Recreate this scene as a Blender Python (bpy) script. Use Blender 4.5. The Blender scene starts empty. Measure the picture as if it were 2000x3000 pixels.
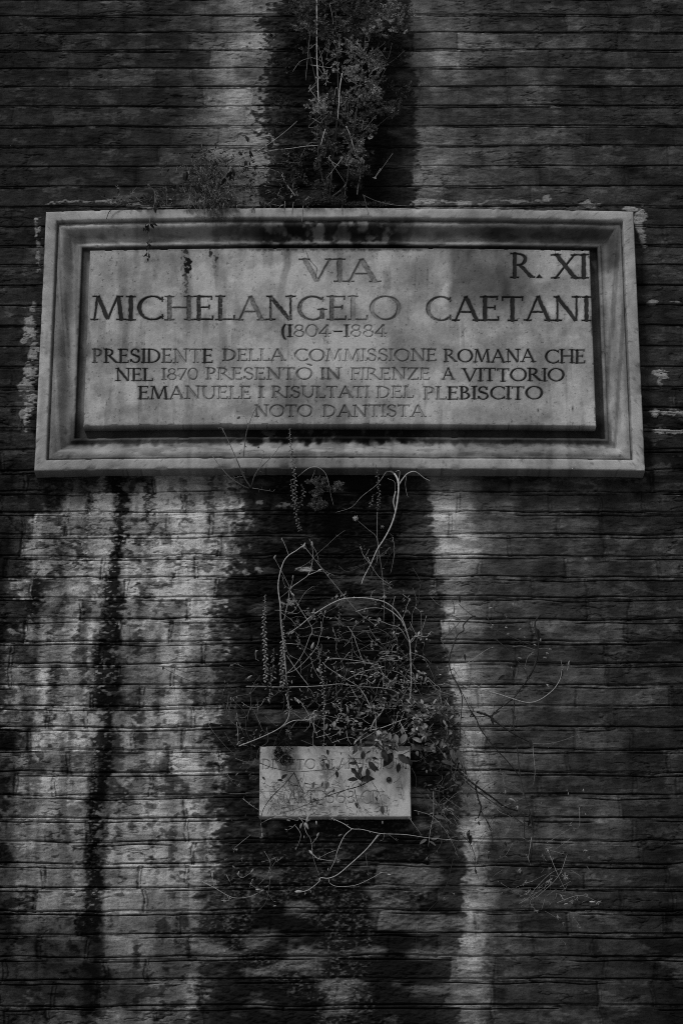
import bpy, math, random
import numpy as np
from math import radians, sin, cos, tan, pi
from mathutils import Vector

sc = bpy.context.scene
COL = sc.collection
rng = random.Random(7)

# ------------------------------------------------------------------ camera, sky, sun, exposure
THETA = radians(19.6)
FPX = 85.0 / 36.0 * 3000.0            # focal length in pixels of the 2000 x 3000 photograph
DIST = 7.083 * cos(THETA)             # camera to wall, so that one photo pixel is about a millimetre
CAMZ = 1.6
cam_d = bpy.data.cameras.new("camera")
cam_d.lens = 85.0
cam_d.sensor_width = 36.0
cam_d.clip_end = 500.0
cam = bpy.data.objects.new("camera", cam_d)
COL.objects.link(cam)
cam.location = (0.0, -DIST, CAMZ)
cam.rotation_euler = (radians(90) + THETA, 0, 0)
sc.camera = cam

SUN_DIR = Vector((-0.42, -0.62, 1.0)).normalized()      # towards the sun
SUN_EL = math.asin(SUN_DIR.z)
SUN_ROT = math.atan2(SUN_DIR.x, SUN_DIR.y)
w = bpy.data.worlds.new("World")
sc.world = w
w.use_nodes = True
nt = w.node_tree
for n in list(nt.nodes):
    nt.nodes.remove(n)
sky = nt.nodes.new("ShaderNodeTexSky")
sky.sky_type = 'NISHITA'
sky.sun_disc = False
sky.sun_elevation = SUN_EL
sky.sun_rotation = SUN_ROT
bw = nt.nodes.new("ShaderNodeRGBToBW")                   # the photograph is black and white
bg = nt.nodes.new("ShaderNodeBackground")
bg.inputs["Strength"].default_value = 0.075
wo = nt.nodes.new("ShaderNodeOutputWorld")
nt.links.new(sky.outputs[0], bw.inputs[0])
nt.links.new(bw.outputs[0], bg.inputs[0])
nt.links.new(bg.outputs[0], wo.inputs[0])
sun_d = bpy.data.lights.new("sun", 'SUN')
sun_d.energy = 1.7
sun_d.angle = radians(11)
sun_d.color = (1, 1, 1)
sun = bpy.data.objects.new("sun", sun_d)
COL.objects.link(sun)
sun.rotation_euler = (-SUN_DIR).to_track_quat('-Z', 'Y').to_euler()
sc.view_settings.view_transform = 'Standard'
sc.view_settings.look = 'None'
sc.view_settings.gamma = 1.0
sc.view_settings.use_curve_mapping = False
sc.view_settings.exposure = -0.38
sc.cycles.use_denoising = False                          # keep the fine grain of stone and brick
sc.cycles.filter_width = 1.0

# ------------------------------------------------------------------ helpers: photo pixel <-> wall
CT, ST = cos(THETA), sin(THETA)

def P(px, py, h=0.0):
    """point that stands h metres in front of the wall and shows at photo pixel (px, py)"""
    u = (px - 1000.0) / FPX
    v = (1500.0 - py) / FPX
    dy = CT - v * ST
    dz = ST + v * CT
    t = (DIST - h) / dy
    return Vector((u * t, -h, CAMZ + dz * t))

def proj(x, y, z):
    Y = y + DIST
    Z = z - CAMZ
    dep = Y * CT + Z * ST
    return 1000.0 + FPX * x / dep, 1500.0 - FPX * (Z * CT - Y * ST) / dep

_tabs = {}
def vnoise(x, y, seed):
    if seed not in _tabs:
        _tabs[seed] = np.random.RandomState(seed).rand(512, 512).astype(np.float32)
    t = _tabs[seed]
    xi = np.floor(x).astype(np.int64)
    yi = np.floor(y).astype(np.int64)
    fx = (x - xi).astype(np.float32)
    fy = (y - yi).astype(np.float32)
    fx = fx * fx * (3 - 2 * fx)
    fy = fy * fy * (3 - 2 * fy)
    a, b = xi & 511, (xi + 1) & 511
    c, d = yi & 511, (yi + 1) & 511
    return (t[a, c] * (1 - fx) + t[b, c] * fx) * (1 - fy) + (t[a, d] * (1 - fx) + t[b, d] * fx) * fy

def fbm(x, y, octaves, seed, gain=0.5):
    """0..1, mean .5"""
    s, a, tot = 0.0, 1.0, 0.0
    for o in range(octaves):
        s = s + a * vnoise(x * 2 ** o + 17.3 * o, y * 2 ** o + 5.1 * o, seed + o)
        tot += a
        a *= gain
    return s / tot

def sst(a, b, x):
    t = np.clip((x - a) / (b - a), 0, 1)
    return t * t * (3 - 2 * t)

def tag(o, label=None, cat=None, group=None, kind=None):
    if label: o["label"] = label
    if cat: o["category"] = cat
    if group: o["group"] = group
    if kind: o["kind"] = kind
    return o

def empty(name, loc):
    o = bpy.data.objects.new(name, None)
    o.empty_display_size = 0.05
    o.location = loc
    COL.objects.link(o)
    return o

def link_mesh(name, me, mat, parent=None):
    o = bpy.data.objects.new(name, me)
    COL.objects.link(o)
    me.materials.append(mat)
    if parent is not None:
        o.parent = parent
    return o

def np_mesh(name, V, F, attrs, smooth=True):
    """V (n,3), F (m,4) quads, attrs {name: per-vertex floats}"""
    me = bpy.data.meshes.new(name)
    me.vertices.add(len(V))
    me.vertices.foreach_set("co", np.ascontiguousarray(V, dtype=np.float32).ravel())
    m = len(F)
    me.loops.add(m * 4)
    me.loops.foreach_set("vertex_index", np.ascontiguousarray(F, dtype=np.int32).ravel())
    me.polygons.add(m)
    me.polygons.foreach_set("loop_start", np.arange(0, m * 4, 4, dtype=np.int32))
    if smooth:
        me.polygons.foreach_set("use_smooth", np.ones(m, dtype=bool))
    for k, a in attrs.items():
        at = me.attributes.new(k, 'FLOAT', 'POINT')
        at.data.foreach_set("value", np.ascontiguousarray(a, dtype=np.float32).ravel())
    me.update(calc_edges=True)
    return me

def grid_faces(nr, nc):
    i = np.arange(nr * nc, dtype=np.int32).reshape(nr, nc)
    return np.stack([i[:-1, :-1], i[:-1, 1:], i[1:, 1:], i[1:, :-1]], -1).reshape(-1, 4)

# ------------------------------------------------------------------ materials
def surf_mat(name, rough=0.9, spec=0.1, var=((60, 0.25), (400, 0.25)), bump=((120, 0.002), (600, 0.001)),
             tone=None, speck=0.0):
    """grey material: the 'tone' attribute (or one value) times fine noise, with real bump"""
    m = bpy.data.materials.new(name)
    m.use_nodes = True
    n, l = m.node_tree.nodes, m.node_tree.links
    bs = n["Principled BSDF"]
    bs.inputs["Roughness"].default_value = rough
    bs.inputs["Specular IOR Level"].default_value = spec
    geo = n.new("ShaderNodeNewGeometry")
    if tone is None:
        at = n.new("ShaderNodeAttribute")
        at.attribute_name = "tone"
        cur = at.outputs["Fac"]
    else:
        vl = n.new("ShaderNodeValue")
        vl.outputs[0].default_value = tone
        cur = vl.outputs[0]
    for sc_, amp in var:
        t = n.new("ShaderNodeTexNoise")
        t.inputs["Scale"].default_value = sc_
        t.inputs["Detail"].default_value = 4
        l.new(geo.outputs["Position"], t.inputs["Vector"])
        mr = n.new("ShaderNodeMapRange")
        mr.inputs[1].default_value = 0.25
        mr.inputs[2].default_value = 0.75
        mr.inputs[3].default_value = 1 - amp
        mr.inputs[4].default_value = 1 + amp
        l.new(t.outputs["Fac"], mr.inputs[0])
        mu = n.new("ShaderNodeMath")
        mu.operation = 'MULTIPLY'
        l.new(cur, mu.inputs[0])
        l.new(mr.outputs[0], mu.inputs[1])
        cur = mu.outputs[0]
    if speck > 0:                      # small dark pits
        t = n.new("ShaderNodeTexNoise")
        t.inputs["Scale"].default_value = 260
        t.inputs["Detail"].default_value = 2
        l.new(geo.outputs["Position"], t.inputs["Vector"])
        mr = n.new("ShaderNodeMapRange")
        mr.inputs[1].default_value = 0.28
        mr.inputs[2].default_value = 0.36
        mr.inputs[3].default_value = 1 - speck
        mr.inputs[4].default_value = 1
        l.new(t.outputs["Fac"], mr.inputs[0])
        mu = n.new("ShaderNodeMath")
        mu.operation = 'MULTIPLY'
        l.new(cur, mu.inputs[0])
        l.new(mr.outputs[0], mu.inputs[1])
        cur = mu.outputs[0]
    cc = n.new("ShaderNodeCombineColor")
    for i in range(3):
        l.new(cur, cc.inputs[i])
    l.new(cc.outputs[0], bs.inputs["Base Color"])
    prev = None
    for sc_, dist in bump:
        t = n.new("ShaderNodeTexNoise")
        t.inputs["Scale"].default_value = sc_
        t.inputs["Detail"].default_value = 5
        l.new(geo.outputs["Position"], t.inputs["Vector"])
        b = n.new("ShaderNodeBump")
        b.inputs["Distance"].default_value = dist
        b.inputs["Strength"].default_value = 1.0
        l.new(t.outputs["Fac"], b.inputs["Height"])
        if prev is not None:
            l.new(prev, b.inputs["Normal"])
        prev = b.outputs[0]
    if prev is not None:
        l.new(prev, bs.inputs["Normal"])
    return m

M_WALL = surf_mat("weathered_brick", 0.95, 0.06, ((45, 0.15), (260, 0.30)), ((110, 0.0016), (420, 0.0009)), speck=0.4)
M_MARBLE = surf_mat("weathered_marble", 0.8, 0.08, ((25, 0.10), (350, 0.16)), ((140, 0.0007), (700, 0.0006)), speck=0.12)
M_PLANT = surf_mat("plant", 0.7, 0.15, ((150, 0.25),), ())
M_IRON = surf_mat("rusty_iron", 0.6, 0.3, ((300, 0.3),), ((500, 0.0006),), tone=0.06)
M_STONE = surf_mat("paving_stone", 0.85, 0.2, ((1.5, 0.2), (40, 0.2)), ((30, 0.004),), tone=0.22)

# ------------------------------------------------------------------ ground
def build_ground():
    me = bpy.data.meshes.new("pavement")
    s = 120
    me.from_pydata([(-s, -s, 0), (s, -s, 0), (s, s, 0), (-s, s, 0)], [], [(0, 1, 2, 3)])
    o = link_mesh("pavement", me, M_STONE)
    tag(o, kind="structure")
build_ground()

# ------------------------------------------------------------------ the brick wall
UP = [45, 96, 148, 200, 255, 312, 370, 428, 488, 547, 606]
LOW = [1441, 1502, 1567, 1630, 1692, 1751, 1815, 1880, 1945, 2008, 2070, 2132, 2197, 2264, 2331, 2398,
       2465, 2532, 2602, 2671, 2739, 2806, 2873, 2950]
def course_lines():
    zu = [P(1000, y).z for y in UP]
    zl = [P(1000, y).z for y in LOW]
    mid = list(np.linspace(zu[-1], zl[0], 15)[1:-1])
    zs = sorted(zu + mid + zl)
    step = 0.0612
    lo, hi = [], []
    z = zs[0] - step
    while z > -0.1:
        lo.append(z); z -= step
    z = zs[-1] + step
    while z < 7.3:
        hi.append(z); z += step
    return np.array(sorted(lo + zs + hi))
ZC = course_lines()

def axis(lo, hi, fine, flo, fhi, coarse):
    a = np.arange(flo, fhi, fine)
    left = np.arange(lo, flo, coarse)
    right = np.arange(fhi, hi + coarse, coarse)
    return np.concatenate([left, a, right]).astype(np.float64)

def interp(y, pts):
    p = np.array(pts, float)
    return np.interp(y, p[:, 0], p[:, 1])

STAIN_L = [(0, 792), (110, 790), (210, 800), (300, 772), (370, 762), (450, 756), (560, 752), (620, 760),
           (1380, 690), (1480, 690), (1600, 668), (1700, 650), (1800, 640), (1900, 650), (2000, 640), (2100, 625),
           (2300, 622), (2500, 608), (2700, 592), (2900, 582), (3000, 575)]
STAIN_R = [(0, 1203), (80, 1196), (200, 1208), (300, 1212), (600, 1216), (1380, 1265), (1420, 1278), (1500, 1290),
           (1700, 1288), (1800, 1298), (1900, 1298), (2000, 1312), (2060, 1330), (2150, 1348), (2330, 1358), (2500, 1358),
           (2600, 1366), (2750, 1345), (2860, 1338), (3000, 1338)]
STREAK_A = [(1380, 350), (1450, 345), (1550, 345), (1620, 335), (1700, 318), (1800, 327), (1950, 320), (2050, 312),
            (2150, 300), (2250, 292), (2400, 285), (2550, 275), (2650, 268), (2750, 268), (2900, 262), (3000, 250)]
# pale smears of old mortar: x, y, half width, half height, strength
SMEARS = [(205, 593, 55, 7, .8), (330, 590, 60, 6, .7), (390, 600, 40, 6, .6), (470, 603, 70, 5, .6), (108, 665, 10, 26, 1), (112, 740, 9, 45, .6), (84, 955, 17, 26, .9), (70, 1000, 10, 12, .7), (98, 900, 10, 18, .7),
          (98, 1030, 15, 34, .9), (90, 1085, 20, 30, .8), (76, 1130, 22, 30, .8), (88, 1180, 18, 32, .9), (72, 1215, 14, 20, .8), (76, 1230, 6, 30, .6),
          (1250, 594, 55, 12, .9), (1330, 596, 60, 8, .8), (1500, 590, 90, 5, .5), (1720, 600, 30, 8, .6), (1850, 612, 28, 8, .8), (1874, 640, 14, 40, .8), (1880, 690, 10, 25, .6),
          (1935, 1095, 24, 16, 1), (1930, 1120, 10, 15, .6), (1915, 1207, 20, 9, 1), (1960, 1208, 45, 8, .8),
          (1935, 1262, 28, 9, 1), (1980, 1265, 30, 6, .8), (1915, 884, 18, 6, .7), (1970, 886, 14, 4, .5),
          (1602, 582, 15, 9, .6), (1720, 593, 12, 8, .5), (30, 1850, 20, 8, .6), (890, 1668, 26, 9, 1.0),
          (760, 1474, 14, 8, .7), (835, 1481, 22, 9, .5), (720, 1678, 12, 12, .6), (755, 1670, 12, 10, .6)]

def build_wall():
    xs = axis(-5.0, 5.0, 0.0032, -1.22, 1.22, 0.02)
    zs = axis(0.0, 7.2, 0.00135, 2.45, 5.85, 0.02)
    X, Z = np.meshgrid(xs, zs)
    shp = X.shape
    x, z = X.ravel(), Z.ravel()
    px, py = proj(x, 0.0, z)
    # ---- courses and bricks
    wob = (fbm(x * 1.1 + 9, z * 0.6 + 3, 3, 11) - .5) * 0.016 + (vnoise(x * 9, z * 14, 15) - .5) * 0.003
    zz = z + wob
    ci = np.searchsorted(ZC, zz) - 1
    ci = np.clip(ci, 0, len(ZC) - 2)
    below = zz - ZC[ci]
    above = ZC[ci + 1] - zz
    hd = np.minimum(below, above)
    sg = np.where(below < above, below, -above)          # signed offset from nearest bed joint
    rs = np.random.RandomState(3)
    keys = []
    for c in range(len(ZC)):
        p = -5.6 - rs.rand() * 0.3
        while p < 5.6:
            keys.append(c * 100 + p)
            p += (0.275 + rs.randn() * 0.02) if rs.rand() < .62 else (0.135 + rs.randn() * 0.015)
    keys = np.array(keys)
    q = ci * 100 + x + (vnoise(x * 20 + 3, z * 30, 19) - .5) * 0.012
    bi = np.clip(np.searchsorted(keys, q) - 1, 0, len(keys) - 2)
    vd = np.minimum(q - keys[bi], keys[bi + 1] - q)
    R = np.random.RandomState(5).rand(len(keys), 5).astype(np.float32)
    r0, r1, r2, r3 = R[bi, 0], R[bi, 1], R[bi, 2], R[bi, 3]
    lower = sst(1000, 1300, py)
    nA = fbm(x * 30, z * 45, 4, 31)
    nB = fbm(x * 90, z * 140, 3, 41)
    nC = fbm(x * 9, z * 13, 4, 51)
    nD = fbm(x * 16, z * 60, 4, 71)                       # flaky, lying along the course
    bedw = 0.0048 + 0.0032 * lower + (nA - .5) * 0.008 + (nB - .5) * .003
    bed = 1 - sst(bedw - .0010, bedw + 0.0010, hd)
    off = 0.0035 + .0025 * lower
    cutc = off + (fbm(x * 7, z * 0 + ci * 3.7, 3, 61) - .5) * 0.007 * (0.6 + lower)
    cutw = 0.0009 + 0.0024 * (fbm(x * 6, ci * 7.1, 3, 65) - .44)
    cut = 1 - sst(cutw * .6, cutw + 0.0011, np.abs(sg - cutc))
    fill = sst(0.36, 0.54, fbm(x * 4 + 50, ci * 5.3, 3, 68) + .08 * (1 - lower))
    cut = cut * (0.25 + .75 * fill)
    cut2c = -off + (fbm(x * 9 + 3, z * 0 + ci * 2.9, 3, 62) - .5) * 0.009
    cut2 = (1 - sst(.0008, .0022, np.abs(sg - cut2c))) * sst(.50, .64, fbm(x * 5 + 80, ci * 4.1, 3, 69) + .12 * lower)
    cut = np.maximum(cut * (1 - .18 * lower), cut2 * (.75 + .1 * lower))
    perp = (1 - sst(0.003, 0.0075, vd + (nA - .5) * 0.006)) * (0.35 + .65 * lower * (1 - .45 * sst(1250, 1400, px)))
    flake = sst(.56, .66, nD) 
    lip = sst(.60, .68, fbm(x * 12 + 4, z * 75, 3, 75))
    h = (nC - .5) * 0.007 + (nA - .5) * 0.0042 * (.6 + .4 * lower) + (nB - .5) * 0.0022
    crk = 1 - sst(.008, .03, np.abs(fbm(x * 14 + 60, z * 34, 4, 77) - .5))
    crk = crk * sst(.5, .62, fbm(x * 7 + 9, z * 15, 3, 79))
    h -= crk * .0022
    h += (r1 - .5) * 0.0035 + (r2 - .5) * 0.05 * np.where(below < above, below, 0.06 - above) * .6
    h -= flake * 0.0010 + lip * 0.0008
    h -= bed * (0.0010 + 0.0014 * lower + 0.003 * (nB - .4)) + perp * 0.0030 + cut * 0.0095
    # ---- tones: bricks, limescale, black run-off
    warp = (fbm(x * 5, z * 7, 4, 81) - .5)
    bw_ = (r3 - .5)
    flick = (nA - .5)
    sL = np.interp(py, *np.array(STAIN_L).T)
    sR = np.interp(py, *np.array(STAIN_R).T)
    cs = (np.random.RandomState(8).rand(len(ZC)).astype(np.float32) - .5)[ci]
    grit = nB - .5
    dl = px - sL + warp * 70 + bw_ * 30 + cs * 34 + flick * 110 + grit * 90
    dr = sR - px + warp * 30 + bw_ * 24 + cs * 26 + flick * 40 + grit * 40
    softl = 10 + 14 * lower
    stain = sst(-softl, softl, dl) * sst(-7, 7 + 8 * lower, dr)
    # brick base
    base_u = 0.050 + 0.018 * sst(900, 1300, px)
    base_r = 0.094 - 0.04 * sst(1600, 2000, px) - 0.03 * sst(2300, 3000, py)
    base_l = (0.80 + .16 * sst(400, 500, px) * (1 - sst(2100, 2400, py))) - 0.24 * sst(2050, 2500, py) - .24 * sst(2560, 2800, py)
    limeL_u = sst(470, 765, px + warp * 130 + bw_ * 60 + cs * 60) ** 1.7 * (1 - .45 * sst(400, 560, py + warp * 80))
    limeR_u = 1 - sst(1215, 1450, px + warp * 140 + bw_ * 60)
    up = np.where(px < 1000, base_u + 0.40 * limeL_u, base_u + 0.15 * limeR_u ** 1.3 + 0.04 * (1 - sst(1300, 1700, px)))
    # left lower: bright field with a dark left margin
    mgn = np.interp(py, [1380, 1480, 1560, 1640, 1900, 2200, 2450, 2600, 2700, 3000], [190, 150, 105, 100, 70, 42, 20, 5, 30, 60])
    lm = sst(-30, 30, px - mgn + warp * 120 + bw_ * 80 + grit * 80)
    lowl = 0.055 + (base_l - 0.055) * lm
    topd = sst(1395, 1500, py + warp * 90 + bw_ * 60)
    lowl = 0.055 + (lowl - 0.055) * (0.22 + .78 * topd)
    blob = np.exp(-(((px - 165 + warp * 120) / 120) ** 4 + ((py - 2860) / 185) ** 4)) + \
        .8 * np.exp(-(((px - 320 + warp * 100) / 120) ** 4 + ((py - 2900) / 70) ** 4))
    lowl = lowl * (1 - .86 * np.clip(blob * (1 + 1.2 * flick), 0, 1))
    # limescale flaking off: darker patches of brick in the bright field
    col = sst(.47, .66, fbm(x * 13 + 40, z * 1.3, 3, 93) + .34 * flick + .30 * grit + .16 * (r1 - .5) + .10 * warp)
    lowl = lowl * (1 - .52 * col * (1 - .35 * sst(420, 520, px)))
    col2 = sst(.50, .64, fbm(x * 42 + 7, z * 3.5, 3, 99) + .28 * flick + .25 * grit + .10 * (r2 - .5))
    lowl = lowl * (1 - .34 * col2)
    tar = sst(.64, .74, fbm(x * 34 + 70, z * 40, 3, 94) + .35 * grit + .10 * (r2 - .5) + .10 * col)
    lowl = lowl * (1 - .66 * tar) * (1.0 + .15 * sst(420, 520, px))
    lw = 1 - sst(45, 140 - 30 * sst(2100, 2500, py), px - sR + warp * 60 + bw_ * 34 + cs * 20 + grit * 60 + flick * 40)
    lowr = base_r + (0.66 - 0.24 * sst(2200, 3000, py) - base_r) * np.clip(lw, 0, 1) + .07 * (1 - sst(60, 330, px - sR + warp * 120)) * (1 - sst(2200, 2600, py))
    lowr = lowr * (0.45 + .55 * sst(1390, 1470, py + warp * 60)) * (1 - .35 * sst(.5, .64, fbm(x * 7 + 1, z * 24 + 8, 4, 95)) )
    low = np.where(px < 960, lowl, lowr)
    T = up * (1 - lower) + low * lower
    # pale lime blooms and sooty smears inside single bricks
    bl = sst(.58, .68, fbm(x * 15 + 5, z * 36 + 2, 4, 131) + .12 * (r2 - .5) + .25 * grit)
    T = T + bl * (1 - lm * lower * (px < 960)) * .045
    sm = sst(.55, .66, fbm(x * 10 + 25, z * 30 + 12, 4, 135) + .14 * (r1 - .5) + .2 * grit)
    T = T * (1 - .30 * sm)
    rd = lower * (px > 1250)
    T = T * (1 + rd * ((r0 - .5) * .15 + (r3 > .94) * .25 - (r3 < .10) * .25))
    # run-off streaks on the left
    for line, wd, y0, y1, amt in ((STREAK_A, 25, 1380, 2830, .95), ([(1380, 428), (1600, 430), (1900, 418), (2200, 405), (2600, 395)], 9, 1390, 1640, .85),
                                  ([(1380, 428), (1600, 425), (1900, 416), (2200, 400), (2600, 392)], 14, 1560, 2500, .45),
                                  ([(1380, 200), (1700, 190), (2200, 180), (2600, 170)], 12, 1500, 2300, .35),
                                  ([(1380, 250), (1700, 246), (2300, 225), (2700, 200)], 9, 1400, 2050, .6), ([(1380, 172), (1800, 165), (2300, 150)], 8, 1440, 1900, .5),
                                  ([(1380, 520), (1800, 512), (2400, 500)], 9, 1400, 1720, .5), ([(1380, 588), (1800, 580), (2400, 560)], 10, 1420, 2300, .4),
                                  ([(1380, 645), (1800, 625), (2400, 590)], 16, 1400, 2700, .55), ([(1380, 95), (1900, 92), (2700, 80)], 18, 1700, 2500, .6),
                                  ([(1380, 472), (1900, 462), (2700, 440)], 8, 1850, 2650, .5), ([(1380, 215), (1900, 205), (2700, 190)], 20, 2000, 2750, .5)):
        c = np.interp(py, *np.array(line).T)
        d = np.abs(px - c + warp * 40 + flick * 44 + grit * 44 + (vnoise(x * 2, z * 6, 97) - .5) * 26 + cs * 16)
        wv = wd * (.35 + 1.15 * vnoise(x * 1.5, z * 9, 98) + .7 * cs) * (.75 + .5 * sst(1600, 1720, py))
        mk = (1 - sst(wv * .55, wv * 1.5, d)) * (1 - .75 * sst(.60, .70, nB + .2 * flick)) * sst(y0 - 20, y0 + 20, py) * (1 - sst(y1 - 120, y1, py))
        T = T * (1 - amt * mk)
    # per brick and per patch variety
    var = (0.68 + (.64) * r0) * (0.45 + .12 * lower + (1.1 - .24 * lower) * nC) * (0.55 + .9 * nA) * (.75 + .5 * nB)
    var *= 1 - .16 * flake - .12 * lip
    drip = fbm(x * 38, z * 5, 3, 121)                     # fine vertical runs
    var *= (0.7 + .6 * drip) * (1 - .38 * crk)
    T = T * var
    T = T * (1 + bed * (.14 * lower + 1.3 * (nB - .5))) * (1 - .90 * cut)
    T = T * (1 + perp * (.9 * (nB - .5) - .06)) * (1 - .75 * (1 - sst(.0012, .0036, np.abs(vd - .005 - (nA - .5) * .006))) * (.35 + .65 * lower * (1 - .6 * sst(1250, 1400, px))) * sst(.34, .48, nB))
    edge_falloff = 1 - .25 * sst(560, 1000, np.abs(px - 1000)) * (1 - .5 * lower)  # vignette-like falloff painted into the brick tone towards both sides
    T = T * edge_falloff
    # black run-off with remains of brick showing through lower down
    show = sst(1500, 2700, py)
    gaps = sst(.58 - .05 * show, .78, fbm(x * 9 + 30, z * 22 + 1, 4, 101) + .14 * (r0 - .5)) * (.28 + .5 * show)
    lich = sst(.50, .74, fbm(x * 170, z * 230, 3, 113) * .6 + nB * .4) * sst(.44, .62, fbm(x * 6, z * 8, 3, 111)) * (.2 + .9 * sst(2350, 2700, py))
    black = 0.008 + 0.010 * show * nC
    edgein = 1 - sst(0, 120, np.minimum(dl, dr))
    black = black + 0.20 * gaps + 0.12 * lich + 0.03 * edgein * nA
    soot = stain * (1 - .06 * edgein)
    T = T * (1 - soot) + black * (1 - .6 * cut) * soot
    h += stain * ((nA - .5) * 0.006 + (nB - .35) * 0.0045)
    # damp grime just under and over the big slab
    for sx, sy, rx, ry, st in SMEARS:
        e = ((px - sx + (nB - .5) * 14) / rx) ** 2 + ((py - sy + (nA - .5) * 12) / ry) ** 2
        mk = (1 - sst(.3, 1.1, e + (nA - .5) * 3.4 + (nB - .5) * 3.0)) * st
        T = T * (1 - mk) + 0.5 * mk * (.55 + .7 * nB)
        h += mk * 0.003
    T = np.clip(T, 0.006, 0.80)
    y = -h
    V = np.stack([x, y, z], -1)
    F = grid_faces(*shp)
    # give the wall its thickness: skirt round the border
    n0 = len(V)
    nr, nc = shp
    idx = np.arange(nr * nc).reshape(nr, nc)
    border = np.concatenate([idx[0, :], idx[1:, -1], idx[-1, -2::-1], idx[-2:0:-1, 0]])
    Vb = V[border].copy()
    Vb[:, 1] = 0.45
    V = np.concatenate([V, Vb])
    k = np.arange(len(border))
    k2 = (k + 1) % len(border)
    Fs = np.stack([border[k], n0 + k, n0 + k2, border[k2]], -1)
    F = np.concatenate([F, Fs])
    T = np.concatenate([T, T[border]])
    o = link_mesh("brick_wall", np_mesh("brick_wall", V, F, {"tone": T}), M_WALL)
    tag(o, "old wall of long thin bricks streaked with black run-off and pale limescale", "wall")
build_wall()

# ------------------------------------------------------------------ the big street name slab
H_F = 0.058                                    # how far the frame stands off the wall
H_P = 0.044                                    # face of the inscribed panel
_tl, _tr = P(133, 619, H_F), P(1853, 620, H_F)
_bl, _br = P(103, 1380, H_F), P(1890, 1379, H_F)
SX0, SX1 = (_tl.x + _bl.x) / 2, (_tr.x + _br.x) / 2
SZ0, SZ1 = (_bl.z + _br.z) / 2, (_tl.z + _tr.z) / 2
SCX, SHW = (SX0 + SX1) / 2, (SX1 - SX0) / 2
def bow(x, zf):
    """the slab is slightly arched: middle a little higher"""
    q = 1 - np.clip((x - SCX) / SHW, -1, 1) ** 2
    return q * (0.0075 + 0.005 * zf)

plaque = empty("street_name_plaque", (SCX, 0, SZ0))
tag(plaque, "large framed marble street name plaque reading VIA MICHELANGELO CAETANI", "plaque")

def local_mesh(name, V, F, attrs, mat, parent, root):
    V = np.asarray(V, dtype=np.float64) - np.array(root.location)[None, :]
    return link_mesh(name, np_mesh(name, V, F, attrs), mat, parent)

def marble_dirt(px, py, x, z):
    """grime on the marble by where it is on the slab; multiplies the stone's tone"""
    n1 = fbm(x * 17, z * 7, 5, 201, .6)
    n2 = fbm(x * 45, z * 50, 4, 211)
    n3 = fbm(x * 4, z * 4.5, 4, 221)
    n4 = fbm(x * 9 + z * 3.0, z * 14 - x * 4, 5, 231, .6)
    n5 = fbm(x * 120, z * 90, 3, 235)
    f = (.52 + .9 * n1) * (.72 + .56 * n3) * (.62 + .76 * n4) * (.86 + .28 * n5)
    runs = sst(.56, .70, fbm(x * 42, z * 4.0, 4, 241)) * sst(.45, .6, fbm(x * 8 + 2, z * 6, 3, 245))
    f *= 1 - .26 * runs
    pit = sst(.74, .80, fbm(x * 150, z * 130, 3, 247))
    f *= 1 - .45 * pit
    return f, n1, n2, n3

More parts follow.
